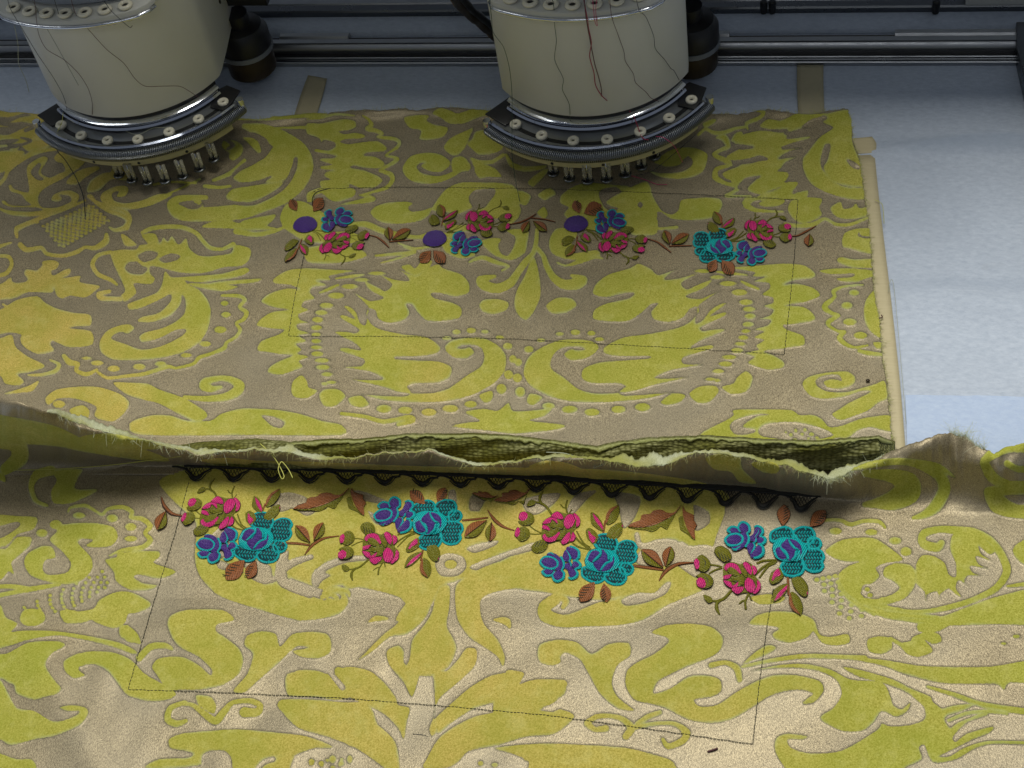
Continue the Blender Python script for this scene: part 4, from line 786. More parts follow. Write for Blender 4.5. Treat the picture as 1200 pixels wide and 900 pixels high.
tape([(361,88),(352,112),(340,150)],[(383,92),(377,115),(366,150)],'slanting strip of masking tape between the two machine heads',mat='tape2')
# --- rear fabric
U=np.linspace(0,1,690)[None,:]; Vv=np.linspace(0,1,270)[:,None]
ye=130+Vv*(556-130)+0*U; xr=interp(ye,BACK_RIGHT)+1.2*vnoise(ye/3.,ye*0,11)*2
X=-75+U*(xr+75); top=interp(X,BACK_TOP)+1.6*vnoise(X/4.,X*0,12)+3*vnoise(X/18.,X*0,13)
Y=top+Vv*(556-top)
tint=np.clip(1.5-X/165,0,1)*.95+.45*np.exp(-((X-505)/38)**2)*np.clip((Y-380)/40,0,1)+.25+.3*vnoise(X/120,Y/50,14)-.4*np.clip((X-830)/80,0,.1)
tint=np.clip(tint+.5*np.exp(-((X-900)/60)**2)*0,0,1)
fab_back=grid_obj('brocade_fabric',X,Y,z_back(X,Y),[MAT['back']],FB,tint)
tag(fab_back,'rear gold and taupe brocade fabric lying under the machine heads, with unfinished purple blossoms','fabric')
fab_back.modifiers.new('thickness','SOLIDIFY').thickness=.0005
# --- front fabric: flat part, then the standing ridge
FOOT=[(-80,548),(0,548),(120,547),(215,545),(400,551),(600,558),(800,568),(960,582),(1030,591),(1110,598),(1280,592)]
EDGE=[(-80,462),(0,465),(30,474),(65,485),(100,498),(130,507),(165,514),(200,524),(235,532),(265,529),(300,527),(340,531),(375,538),(410,537),(440,532),(500,527),(530,535),(552,545),(580,543),(620,538),(655,536),(700,538),(740,545),(775,546),(795,538),(815,529),(850,531),(880,537),(920,545),(945,553),(972,561),(990,556),(1010,545),(1035,535),(1060,522),(1085,513),(1115,507),(1135,514),(1150,526),(1165,531),(1180,524),(1200,518),(1280,516)]
HT=[(-80,.108),(0,.104),(60,.088),(130,.056),(235,.024),(300,.034),(500,.038),(600,.034),(750,.036),(815,.048),(880,.046),(972,.032),(1010,.031),(1060,.040),(1115,.048),(1160,.037),(1200,.042),(1280,.042)]
xs=np.linspace(-75,1275,860); foot=interp(xs,FOOT); edge=interp(xs,EDGE)+1.5*vnoise(xs/2.6,xs*0,21)+3.2*vnoise(xs/11.,xs*0,22); ht=interp(xs,HT)
for a in (foot,ht): a[:]=np.convolve(np.pad(a,40,'edge'),np.ones(81)/81,'valid')
rows=[]
NR=34
for j in range(NR):
    t=j/(NR-1)                       # 0 top edge .. 1 foot
    prof=(1-t)**1.15
    hh=ht*(np.cos(np.clip(t,0,1)*math.pi)*.5+.5)**.85
    fold=1+.10*np.sin(xs/21.+2*t)*(1-t)
    yy=edge+(foot-edge)*(t**1.1)
    rows.append((xs,yy,hh*fold+z_front(xs,yy)*1.0+np.minimum(ht,.05)*.22*vnoise(xs/26.+t*1.5,xs*0+t*2.2,60)*math.sin(math.pi*t)+.0036*vnoise(xs/8.,xs*0+t*3,61)*math.sin(math.pi*t)))
NFLAT=235
for j in range(1,NFLAT):
    t=j/(NFLAT-1); yy=foot+(968-foot)*t
    rows.append((xs,yy,z_front(xs,yy)))
X=np.array([r[0] for r in rows]);Y=np.array([r[1] for r in rows]);Z=np.array([r[2] for r in rows])
for _ in range(5):
    Zs=Z.copy(); Zs[14:60]=sum(Z[14+k:60+k]*w for k,w in zip((-3,-2,-1,0,1,2,3),(.08,.14,.18,.2,.18,.14,.08))); Z=Zs
tint=.42+.5*np.exp(-((X-560)/260)**2)+.25*vnoise(X/110,Y/60,24)-.25*np.clip((X-900)/200,0,1)-.2*np.clip((250-X)/200,0,1)
tint=np.clip(tint,0,1)
fab_front=grid_obj('brocade_fabric',X,Y,Z,[MAT['front']],FF,tint)
tag(fab_front,'front gold and taupe brocade fabric with black lace along its raised frayed edge','fabric')
fab_front.modifiers.new('thickness','SOLIDIFY').thickness=.0005
EDGEP=up(xs,edge,ht*(1+.10*np.sin(xs/21.))+z_front(xs,edge))
# --- folded over, frayed reverse along the raw edge
wid=interp(xs,[(-80,0.3),(50,.5),(70,8),(100,10),(135,7),(165,2.5),(200,4),(225,7),(240,9),(262,3),(290,1.5),(340,7),(385,5),(410,2.5),(450,1.5),(500,1.2),(540,4),(575,2.5),(610,1.8),(640,4),(680,3),(705,2),(730,9),(762,13),(790,11),(806,3),(815,2),(840,5),(880,5),(930,9),(960,9),(985,15),(1003,3),(1060,1),(1280,1)])
sel=(xs>55)&(xs<1020); xx=xs[sel]; e=EDGEP[sel]; w=wid[sel]*(1+.35*vnoise(xx/2.2,xx*0,71)+.9*vnoise(xx/17.,xx*0,72))
k=6;V=[]
for j in range(k):
    t=j/(k-1); yy=edge[sel]-w*t*.95+(1.2*vnoise(xx/2.2,xx*0+j,30+j) if j==k-1 else 0)
    zz=e[:,2]+.0012*math.sin(t*math.pi)*(1+.8*vnoise(xx/14,xx*0,40))-.004*t+.0004
    V.append(up(xx,yy+.4,zz))
V=np.array(V); n=len(xx); i=np.arange(k*n).reshape(k,n)
o=mk('frayed_edge',V.reshape(-1,3),np.stack([i[:-1,:-1],i[:-1,1:],i[1:,1:],i[1:,:-1]],-1).reshape(-1,4),[MAT['fray']],fab_front)
o.modifiers.new('thickness','SOLIDIFY').thickness=.0004
# --- turned up hem of the rear fabric, reverse side out
xx=np.linspace(190,1049,520); tp=interp(xx,[(190,527),(240,521),(300,517),(340,521),(380,518),(430,517),(480,511),(560,511),(600,513),(650,519),(700,526),(720,521),(760,516),(830,513),(900,518),(960,519),(1000,516),(1030,514),(1049,521)])+1.1*vnoise(xx/5,xx*0,50)
hz=interp(xx,[(190,.004),(300,.014),(480,.026),(600,.026),(700,.014),(830,.028),(960,.028),(1030,.022),(1049,.006)])
rows=[]
for j in range(14):
    t=j/13; yy=tp+(552-tp)*t; zz=hz*(1-t**1.6)+.002+.0022*np.sin(t*9+xx/17)*(1-t)*np.sin(t*3.1)
    rows.append(up(xx,yy,zz))
back_roll=[]
for j in range(1,7):
    t=j/6; back_roll.append(up(xx,tp-t*2.0-1.5*t*t,hz+.002-t*hz*.45))
V=np.array(back_roll[::-1]+rows); n=len(xx); k=len(V); i=np.arange(k*n).reshape(k,n)
o=mk('turned_up_hem',V.reshape(-1,3),np.stack([i[:-1,:-1],i[1:,:-1],i[1:,1:],i[:-1,1:]],-1).reshape(-1,4),[MAT['hem']],fab_back)
o.modifiers.new('thickness','SOLIDIFY').thickness=.0005
# pale worn roll along the top of the hem
q_=(xx>335)&(xx<1046); xq=xx[q_]; V=[]
for j in range(5):
    t=j/4; yy=tp[q_]-1.5+t*(4.5+3.5*vnoise(xq/9,xq*0,80)+2*vnoise(xq/3,xq*0,81)); V.append(up(xq,yy,hz[q_]+.0036-.0012*abs(t-.4)*2))
V=np.array(V); n=len(xq); i=np.arange(5*n).reshape(5,n)
o=mk('frayed_edge',V.reshape(-1,3),np.stack([i[:-1,:-1],i[1:,:-1],i[1:,1:],i[:-1,1:]],-1).reshape(-1,4),[MAT['fray2']],fab_back); o.modifiers.new('thickness','SOLIDIFY').thickness=.0004
# --- loose fibres on the raw edges
def fibres(name,parent,pts,dirs,mat,n,lmin,lmax,r=.00011):
    mb=MB()
    for _ in range(n):
        a=rng.random()*(len(pts)-1); ia=int(a); p=pts[ia]*(1-(a-ia))+pts[ia+1]*(a-ia); d=np.array(dirs,float)+rng.normal(0,.45,3); d/=np.linalg.norm(d)
        L=lmin+(lmax-lmin)*rng.random()**2; c=rng.normal(0,.8,3)
        P=[p+d*L*t+c*L*t*t*.6 for t in (-.2,.0,.3,.6,1)]
        mb.tube(P,[r,r,r,r*.8,r*.5],4,0,False)
    o=mb.build(name,[mat],parent); o['kind']='stuff'; return o
fibres('loose_fibres',fab_front,EDGEP[85:710],(0,-.6,-.1),MAT['frayline'],1700,.0006,.0036,.00009)
fibres('loose_fibres',fab_front,EDGEP[655:708],(0,-.8,-.6),MAT['fraypale'],330,.0012,.0048,.00009)
fibres('loose_fibres',fab_front,EDGEP[756:784],(-.2,.5,.8),MAT['fraypale'],200,.0015,.009,.00007)
fibres('loose_fibres',fab_front,EDGEP[90:215],(.2,-.6,-.3),MAT['fraypale'],260,.0008,.005,.00009)
yr=np.linspace(131,520,200); rp=up(interp(yr,BACK_RIGHT),yr,z_back(interp(yr,BACK_RIGHT),yr)+.0006)
fibres('loose_fibres',fab_back,rp,(1,0,.1),MAT['frayline'],620,.0008,.0032)
xt=np.linspace(-60,990,400); tpp=up(xt,interp(xt,BACK_TOP),z_back(xt,interp(xt,BACK_TOP)))
fibres('loose_fibres',fab_back,tpp,(0,1,.3),MAT['frayline'],700,.0008,.003)
def line3(name,pts,r,mat,label=None,cat=None,parent=None,z=None,n=5,uv=True,kindz=None):
    P=cr(pts,False,6) if len(pts)>2 else np.array(pts,float)
    Q=up(P[:,0],P[:,1],P[:,2]); mb=MB(); mb.tube(Q,r,n,0,True); o=mb.build(name,[mat],parent)
    if label: tag(o,label,cat)
    return o
# --- running stitches of the frame rectangle
def running(parent,zf,pts,name='running_stitch'):
    mb=MB()
    for (x0,y0),(x1,y1) in zip(pts[:-1],pts[1:]):
        L=math.hypot(x1-x0,y1-y0); n=max(2,int(L/4.2))
        for k in range(n):
            a=(k+.08)/n; b=(k+.86)/n; P=[]
            for t,h in ((a,.0001),((a+b)/2,.00045),(b,.0001)):
                x=x0+(x1-x0)*t+.25*math.sin(t*40); y=y0+(y1-y0)*t+.25*math.sin(t*31); P.append(up(x,y,zf(np.array(x),np.array(y))+.0004+h))
            mb.tube(P,.00021,4,0,True)
    return mb.build(name,[MAT['stitch']],parent)
running(fab_back,z_back,[(366,225),(376,221),(470,219),(640,221),(800,227),(935,234)])
running(fab_back,z_back,[(935,234),(931,300),(925,360),(919,415)])
running(fab_back,z_back,[(919,415),(800,408),(600,397),(450,394),(338,394)])
running(fab_back,z_back,[(338,394),(345,350),(356,300)])
running(fab_front,z_front,[(221,565),(205,625),(178,712),(150,808)])
running(fab_front,z_front,[(150,808),(250,811),(400,818),(516,827),(640,838),(760,854),(882,872)])
running(fab_front,z_front,[(882,872),(890,800),(898,740),(906,690)])
# ---------------------------------------------------------------- embroidery
def affine(pairs):
    A=np.array([[a[0],a[1],1] for a,_ in pairs],float); B=np.array([b for _,b in pairs],float)
    T=np.linalg.lstsq(A,B,rcond=None)[0]; return lambda P:np.c_[np.asarray(P,float)[:,:2],np.ones(len(P))]@T
def patch(mb,P,zf,h,ang,m=0,base=.0006,smooth=3,ins=.75):
    P=np.asarray(P,float)
    "P outline in photo pixels -> a raised satin stitched pad on the cloth"
    Q=cr(P,True,smooth); n=len(Q)
    A=(Q[:,0]*np.roll(Q[:,1],-1)-np.roll(Q[:,0],-1)*Q[:,1]).sum()
    if A>0: Q=Q[::-1]
    cen=Q.mean(0)
    e=np.roll(Q,-1,0)-Q; e/=np.linalg.norm(e,axis=1)[:,None]+1e-9; nn=np.c_[e[:,1],-e[:,0]]; nn=nn+np.roll(nn,1,0); nn/=np.maximum(np.linalg.norm(nn,axis=1)[:,None],.5)
    inw=-nn if ((nn*(cen-Q)).sum()<0) else nn
    size=min(Q.max(0)-Q.min(0)); d1=min(.45,size*.09)*ins; d2=min(1.3,size*.2)*ins
    jag=.22*rng.normal(0,1,n)
    h=h*1.45; rings=[(Q-inw*jag[:,None],0),(Q+inw*d1*.55,.8*h),(Q+inw*d2*.8,h)]
    V=[]
    for R_,z in rings: V.append(up(R_[:,0],R_[:,1],zf(R_[:,0],R_[:,1])+base+z-(.0005 if z==0 else 0)))
    top=rings[2][0]
    tri=tessellate_polygon([[Vector((a[0],a[1],0)) for a in top]])
    Fc=[(i*n+k,i*n+(k+1)%n,(i+1)*n+(k+1)%n,(i+1)*n+k) for i in range(2) for k in range(n)]
    Fc+=[tuple(2*n+j for j in t_) for t_ in tri]
    V=np.concatenate(V); c,s=math.cos(ang),math.sin(ang); uv=np.c_[(V[:,0]*c+V[:,1]*s)*1000,(-V[:,0]*s+V[:,1]*c)*1000]
    # orient faces up
    out=[]
    for f in Fc:
        a,b,c_=V[f[0]],V[f[1]],V[f[2]]; nz=(b[0]-a[0])*(c_[1]-a[1])-(b[1]-a[1])*(c_[0]-a[0])
        out.append(f if nz>=0 else f[::-1])
    mb.add(V,out,m,uv)
def cord(mb,P,zf,m=0,base=.0006,hs=1.0,sm=3):
    _cord(mb,P,zf,m,base+(.00025 if base>.00075 else 0),hs,sm)
def _cord(mb,P,zf,m=0,base=.0006,hs=1.0,sm=3):
    "P rows x,y,r (pixels): raised corded stitch line"
    Q=cr(P,False,sm); V=[];uv=[];L=len(Q);acc=0
    W3=up(Q[:,0],Q[:,1],zf(Q[:,0],Q[:,1])+base); n=7; r=Q[:,2]*.00058
    for i in range(L):
        d=W3[min(i+1,L-1)]-W3[max(i-1,0)]; d=d/np.linalg.norm(d); a=np.cross(d,[0,0,1]); a/=np.linalg.norm(a)+1e-9
        if i: acc+=np.linalg.norm(W3[i]-W3[i-1])*1000
        for k in range(n):
            w=math.pi*k/(n-1); V.append(W3[i]+a*r[i]*math.cos(w)+np.array([0,0,1])*(r[i]*hs*math.sin(w)-.0002)); uv.append((k*.35,acc+k*.35))
    Fc=[(i*n+k,(i+1)*n+k,(i+1)*n+k+1,i*n+k+1) for i in range(L-1) for k in range(n-1)]+[tuple(range(n)),tuple((L-1)*n+k for k in range(n))[::-1]]
    mb.add(V,Fc,m,uv)
def outline(mb,P,zf,m,r=.42,base=.0005):
    Q=np.asarray(P,float); Q=np.vstack([Q,Q[:1]]); j=rng.normal(0,.12,(len(Q),2)); cord(mb,np.c_[Q+j,np.full(len(Q),r)],zf,m,base,.9,3)
def inpoly(P,x,y):
    c=False
    for (ax,ay),(bx,by) in zip(P,np.roll(P,-1,0)):
        if (ay>y)!=(by>y) and x<(bx-ax)*(y-ay)/(by-ay)+ax: c=not c
    return c
OUTER=[[(612,290),(620,262),(665,235),(720,222),(762,240),(782,280),(770,310),(720,305),(680,312),(640,330),(615,318)],
 [(775,270),(800,238),(850,222),(905,232),(932,270),(925,315),(900,350),(850,345),(810,310)],
 [(905,300),(930,300),(965,315),(980,348),(963,376),(930,385),(900,380),(885,340)],
 [(875,385),(940,385),(985,405),(1000,445),(985,480),(995,510),(970,545),(920,552),(880,535),(850,500),(845,450)],
 [(700,490),(740,470),(800,460),(845,470),(858,510),(840,560),(790,585),(735,580),(700,555),(688,520)]]
DISC=[(628,380),(640,340),(680,312),(740,300),(810,310),(860,340),(880,380),(870,430),(830,465),(770,478),(700,472),(650,445)]
ROSEP=[[(648,385),(690,365),(722,400),(742,440),(705,462),(668,445)],[(692,348),(738,305),(755,335),(788,382),(802,402),(785,445),(758,472),(737,465),(745,430),(725,395),(695,372)],[(752,308),(800,322),(835,358),(842,410),(828,432),(826,392),(790,376),(765,345)]]
VEINS=[[(685,372,6),(705,395,9),(735,430,10),(742,462,7)],[(745,315,5),(765,350,9),(790,378,9),(815,385,5)],[(800,400,8),(795,440,10),(765,470,7)]]
SMALLP=[('petal',[(290,310),(320,280),(370,270),(410,288),(412,325),(380,355),(330,358),(297,340)]),('petal',[(310,240),(340,215),(380,225),(397,255),(365,265),(325,262)]),
 ('petal',[(387,220),(400,188),(430,180),(463,202),(468,240),(440,262),(405,250)]),('petal',[(400,265),(440,258),(462,290),(460,330),(440,362),(400,392),(350,398),(330,375),(385,358),(425,325)]),
 ('petal',[(472,290),(500,270),(520,215),(555,212),(572,245),(560,275),(530,300),(510,330),(478,320)]),('petal',[(530,300),(570,290),(592,315),(570,345),(540,340)]),
 ('petal',[(455,350),(500,335),(515,370),(500,410),(475,430),(458,400)]),('petal',[(500,402),(540,358),(572,372),(578,420),(540,450),(492,458),(477,435)])]
SMALLR=[[(300,345,6),(285,312,8),(320,278,8),(375,268,8),(418,290,8),(418,330,8),(380,357,7),(325,360,8),(298,345,6)],[(330,258,6),(305,240,8),(335,212,8),(380,220,7),(400,255,6)],[(383,225,6),(400,185,8),(430,175,8),(468,200,8),(475,245,7),(455,265,6),(470,300,8),(462,340,8),(440,372,7)],
 [(340,385,6),(365,392,7),(400,370,6),(415,345,5)],[(510,215,5),(535,205,8),(570,225,9),(578,255,8),(558,285,6),(590,300,9),(596,325,9),(568,350,8),(535,348,6)],[(522,225,5),(545,240,6),(540,262,6),(520,290,6),(525,320,5),(512,340,5)],
 [(560,360,6),(580,380,9),(578,425,9),(545,452,8),(505,460,7)],[(500,338,5),(515,365,7),(502,400,7),(480,425,5)]]
PINKP=[[(280,500),(300,468),(340,460),(380,478),(408,520),(400,545),(365,512),(325,492),(300,520)],[(278,558),(335,545),(320,575),(282,585)],[(275,590),(330,602),(345,630),(388,600),(385,635),(330,645),(295,622)],[(335,650),(390,638),(425,640),(415,670),(380,693),(350,675)],
 [(418,470),(435,452),(470,475),(485,520),(475,550),(445,520)],[(482,480),(510,488),(522,520),(500,552),(488,520)],[(430,602),(455,570),(490,590),(510,640),(490,680),(455,675),(432,642)],[(522,588),(545,610),(545,655),(510,690),(492,683),(517,640)]]
OLIVEP=[[(303,505),(335,493),(378,520),(403,562),(360,558),(318,538)],[(335,575),(385,560),(428,572),(425,620),(378,637),(385,600),(355,600)],[(382,480),(420,490),(450,530),(445,570),(415,545),(395,510)]]
OLIVEC=[[(470,470,4),(492,520,6),(480,560,4)],[(500,585,4),(520,640,6),(500,685,4)],[(280,565,3),(340,545,6),(400,560,5)],[(300,600,3),(350,590,5),(400,580,4)]]
BUDS=[([(100,445),(130,420),(170,440),(195,480),(185,520),(150,540),(118,530),(105,500)],[(80,460),(100,445),(118,470),(115,515),(95,522),(82,492)],[[(128,440,4),(160,470,5),(150,520,4)],[(150,430,3),(182,470,4),(175,520,3)]]),
 ([(95,570),(130,548),(185,560),(215,600),(205,640),(160,658),(130,640),(150,600)],[(97,600),(125,578),(158,600),(162,640),(135,655),(103,637)],[[(130,560,4),(175,590,5),(175,645,4)],[(160,560,3),(195,600,4),(190,640,3)]])]
ROUND=[(222,400),(235,370),(270,360),(320,385),(345,430),(330,460),(290,470),(250,440)]
STEMS=[[(190,490,6),(235,495,6),(278,507,6)],[(185,552,6),(230,527,6),(278,513,6)],[(520,482,7),(570,462,8),(660,458,7)],[(508,562,7),(560,512,8),(620,475,7),(665,467,6)],[(540,582,6),(600,502,7),(655,478,6)],
 [(345,668,9),(295,725,9),(250,745,9),(205,745,6)],[(265,735,9),(240,765,10),(240,800,11),(260,842,5)],[(465,690,6),(440,750,7),(445,805,7)],[(445,742,6),(420,745,6),(398,765,5)],[(465,695,5),(485,742,5)]]
TWBUD=[(145,705),(165,702),(205,725),(210,750),(180,758),(155,735)]
CLUST=[([(608,600),(625,545),(670,518),(688,512),(710,570),(680,610),(630,628)],[(625,600),(640,545),(672,515),(690,560),(655,580),(640,600)]),
 ([(630,740),(640,670),(690,635),(740,625),(735,670),(690,730),(640,752)],[(645,742),(670,690),(735,632),(730,665),(690,715),(650,745)]),
 ([(765,590),(830,575),(880,640),(875,710),(840,710),(790,660)],[(800,588),(830,580),(878,645),(872,700),(848,660),(815,610)]),
 ([(750,700),(770,680),(820,720),(845,790),(830,848),(780,810),(750,760)],[(747,700),(760,690),(780,770),(815,820),(830,846),(775,810),(748,760)])]
A_KEYS=[(755,390),(430,585),(140,485),(150,605),(430,320),(830,848),(285,420)]
UNITS=[ # rose,pink,bud1,bud2,flower,leaf tip,round leaf ; cloth ; rose finished ; brown leaves
 ([(300.5,630.5),(260,600.5),(221,606.5),(230,588.5),(252.5,638),(328.3,573.5),(236,620)],'f',1,[((287,656),(264.5,679)),((300,657),(290,678))]),
 ([(503.5,613.7),(448.8,642.4),(405.7,630.9),(404.8,649),(460.3,604),(501.6,676.5),(431,619.8)],'f',1,[((498.7,590.7),(480.5,575.3)),((512,588.8),(521.7,571.5))]),
 ([(706,656),(659.5,618.5),(611.5,624.5),(617.5,606.5),(655,659.8),(724,592.3),(632.5,639.5)],'f',1,[((697,681.5),(679.7,704.8)),((707.5,683),(711.3,705.5))]),
 ([(925.8,645),(871.7,677.5),(823.3,660.8),(825,680.8),(871.7,633.3),(938.3,721.3),(847.5,650)],'f',1,[((917.5,616.7),(919,591.3)),((949,617.5),(967.5,598.3))]),
 ([(357.5,262.8),(390.5,284.5),(425,275.5),(419,287.5),(396.5,257.5),(333.5,306.3),(411.5,268.8)],'b',0,[((347.8,247),(340,234)),((367,247.8),(377.8,232))]),
 ([(509.3,279.3),(559.5,259),(591,265),(590,254.5),(547.5,284.5),(514.5,239.5),(570,272.5)],'b',0,[((504.8,293.5),(492.8,307.8)),((507.8,293.5),(521.3,307.8))]),
 ([(675,262),(716.7,283.3),(751.7,281.7),(746.7,291.7),(716.7,260),(663,300),(735,270)],'b',0,[((679,250),(673.3,235)),((684,250),(705,240))]),
 ([(843,288.2),(887.5,269.8),(922.8,278),(917.5,265.3),(881.5,296),(836.5,248),(901.8,284.8)],'b',1,[((839.5,303.5),(831.3,318.5)),((845.5,305),(859.8,320.8))])]
def leafpoly(b,t,w=.27,n=7,asym=.0):
    b=np.array(b,float);t=np.array(t,float);d=t-b;L=np.linalg.norm(d);p=np.array([-d[1],d[0]])*w
    f=lambda s:math.sin(math.pi*s**1.25)**.8
    u=[b+d*s+p*f(s) for s in np.linspace(.02,.95,n)]; l=[b+d*s-p*f(s) for s in np.linspace(.95,.02,n)]
    return np.array(u+[t]+l)
def halfpoly(b,t,w,side,n=7):
    b=np.array(b,float);t=np.array(t,float);d=t-b;p=np.array([-d[1],d[0]])*w*side
    f=lambda s:math.sin(math.pi*s**1.25)**.8
    return np.array([b+d*s+p*f(s)*.96 for s in np.linspace(.05,.95,n)]+[t]+[b+d*s+p*.08 for s in np.linspace(.9,.08,5)])
def hatched_leaf(parent,zf,b,t,w=.30,col='brown',hc='olivedark',name='embroidered_leaf'):
    mb=MB(); d=np.subtract(t,b); ang=math.atan2(-d[1]/.77,d[0])+1.1
    patch(mb,leafpoly(b,t,w),zf,.0008,ang,0); outline(mb,leafpoly(b,t,w),zf,1)
    p=np.array([-d[1],d[0]])
    for k in range(1,6):
        s=.15+k*.13; q=np.array(b)+d*s; sd=1 if d[0]*p[0]+1>0 else -1
        cord(mb,[(*(q),.4),(*(q+d*.10+p*w*.4),.6),(*(q+d*.15+p*w*.72),.4)],zf,1,.0017)
    return mb.build(name,[MAT[col],MAT['olivedark']],parent,uv=True)
def two_tone(parent,zf,b,t,w=.33,c1='brown',c2='olive',side=1,name='embroidered_leaf'):
    mb=MB(); d=np.subtract(t,b); ang=math.atan2(-d[1]/.77,d[0])
    patch(mb,leafpoly(b,t,w),zf,.0007,ang+.9,0); outline(mb,leafpoly(b,t,w),zf,2); patch(mb,halfpoly(b,t,w,side),zf,.0011,ang-.9,1)
    cord(mb,[(*np.array(b),.4),(*(np.array(b)+d*.5),.5),(*(np.array(b)+d*.9),.3)],zf,2,.0019)
    return mb.build(name,[MAT[c1],MAT[c2],MAT['darkbrown']],parent,uv=True)
def part_empty(name,parent,px,py,zf):
    o=bpy.data.objects.new(name,None); COL.objects.link(o); o.parent=parent; o.empty_display_size=.01; return o
for ui,(keys,cl,fin,bl) in enumerate(UNITS):
    parent=fab_front if cl=='f' else fab_back; zf=z_front if cl=='f' else z_back
    T=affine(list(zip(A_KEYS,keys))); sc=abs(np.linalg.det((T([(1,0)])-T([(0,0)])).tolist()+(T([(0,1)])-T([(0,0)])).tolist()))**.5
    off=np.array(keys[0])-T([A_KEYS[0]])[0]
    Lm=np.array([T([(1,0)])[0]-T([(0,0)])[0],T([(0,1)])[0]-T([(0,0)])[0]]); tx_,ty_=((.97/6,.95/6) if cl=='f' else (.75/6,.64/6))
    Lr=np.array([[math.copysign(tx_,Lm[0,0]),Lm[0,1]*.5],[Lm[1,0]*.6,math.copysign(ty_,Lm[1,1])]])
    TR=lambda P,Lr=Lr,k0=np.array(keys[0]):(np.asarray(P,float)[:,:2]-np.array([790,395]))@Lr+k0+Lr[0]*35        # rose placed exactly
    def T3(P,f=T):
        P=np.asarray(P,float); return np.c_[f(P[:,:2]),P[:,2]*sc]
    # stems first
    for s_ in STEMS:
        mb=MB(); cord(mb,T3(s_),zf,0,.0005); mb.build('embroidered_stem',[MAT['olive']],parent,uv=True)
    mb=MB(); patch(mb,T(TWBUD),zf,.0007,.5,0); mb.build('embroidered_bud',[MAT['olive']],parent,uv=True)
    # rose
    ro=part_empty('embroidered_rose',parent,*keys[0],zf)
    if fin:
        for pl in OUTER:
            mb=MB(); P=TR(pl); patch(mb,P,zf,.0005,.7,1)
            rim=[(x,y,9.5) for x,y in pl]; rim.append(rim[0]); cord(mb,T3(rim,TR)*([1,1,1] if cl=='f' else [1,1,1.25]),zf,0,.0008,.9)
            pp=np.array(pl,float); mn=pp.min(0);mx=pp.max(0); kk=0
            for yy in np.arange(mn[1]+11,mx[1]-4,27 if cl=='f' else 36):
                kk+=1
                for xx_ in np.arange(mn[0]+(kk%2)*10,mx[0],21 if cl=='f' else 29):
                    if inpoly(pp,xx_,yy) and inpoly(pp,xx_+6,yy+10) and inpoly(pp,xx_-8,yy-8):
                        a=T3([(xx_-8,yy-10,3.6),(xx_,yy+1,5.2),(xx_+4,yy+12,3.2)],TR) if kk%2 else T3([(xx_+6,yy-10,3.6),(xx_+1,yy,5.2),(xx_-7,yy+11,3.2)],TR)
                        if cl=='b': a=a*[1,1,1.5]
                        cord(mb,a,zf,0,.0013,.9,1)
            mb.build('petal',[MAT['teal'],MAT['tealdark']],ro,uv=True)
        mb=MB(); patch(mb,TR(DISC),zf,.0013,1.2,0); outline(mb,TR(DISC),zf,1,.6,.0011); mb.build('petal',[MAT['teal'],MAT['tealdark']],ro,uv=True)
        for pl in ROSEP:
            mb=MB(); patch(mb,TR(pl),zf,.0017,.2,0); mb.build('petal',[MAT['purple']],ro,uv=True)
        mb=MB()
        for v in VEINS: cord(mb,T3(v,TR),zf,0,.0029)
        mb.build('vein',[MAT['teal']],ro,uv=True)
    else:
        c=np.array(keys[0]); P=[(c[0]+14.2*math.cos(a)*(1+.05*math.sin(3*a)),c[1]+9.6*math.sin(a)-1.2*math.cos(a)) for a in np.linspace(0,2*math.pi,15)[:-1]]
        mb=MB(); patch(mb,P,zf,.0009,.15,0); mb.build('petal',[MAT['purple']],ro,uv=True)
    # small blue and purple blossom
    fl=part_empty('embroidered_blossom',parent,*keys[4],zf)
    TF=lambda P,Lr=Lr*.93,k0=np.array(keys[4]):(np.asarray(P,float)[:,:2]-np.array(A_KEYS[4]))@Lr+k0
    for nm,pl in SMALLP:
        mb=MB(); patch(mb,TF(pl),zf,.0010,rng.random()*1.2,0); mb.build('petal',[MAT['purple']],fl,uv=True)
    for v in SMALLR:
        mb=MB(); cord(mb,T3([(x,y,r*1.15+.5) for x,y,r in v],TF),zf,0,.0014,.9); mb.build('petal_edge',[MAT['teal']],fl,uv=True)
    # pink blossom
    TPk=lambda P,Lr=Lr,k0=np.array(keys[1]):(np.asarray(P,float)[:,:2]-np.array([425,575]))@Lr+k0
    pk=part_empty('embroidered_blossom',parent,*keys[1],zf)
    bs=np.array([(262,510),(275,460),(340,445),(400,465),(440,440),(490,465),(525,500),(515,560),(550,600),(555,660),(510,700),(450,690),(380,700),(330,660),(270,610),(265,560)],float)
    mb=MB(); patch(mb,TPk((bs-[408,575])*.93+[408,575]),zf,.0004,.4,0); mb.build('petal',[MAT['olive']],pk,uv=True)
    for pl in PINKP:
        mb=MB(); patch(mb,TPk(pl),zf,.0011,1.0+rng.random(),0); outline(mb,TPk(pl),zf,1,.38,.0012); mb.build('petal',[MAT['pink'],MAT['olivedark']],pk,uv=True)
    for pl in OLIVEP:
        mb=MB(); patch(mb,TPk(pl),zf,.0013,.3,0); outline(mb,TPk(pl),zf,1,.38,.0014); mb.build('petal',[MAT['olive'],MAT['olivedark']],pk,uv=True)
    mb=MB()
    for v in OLIVEC: cord(mb,T3(v,TPk),zf,0,.0014)
    mb.build('vein',[MAT['olive']],pk,uv=True)
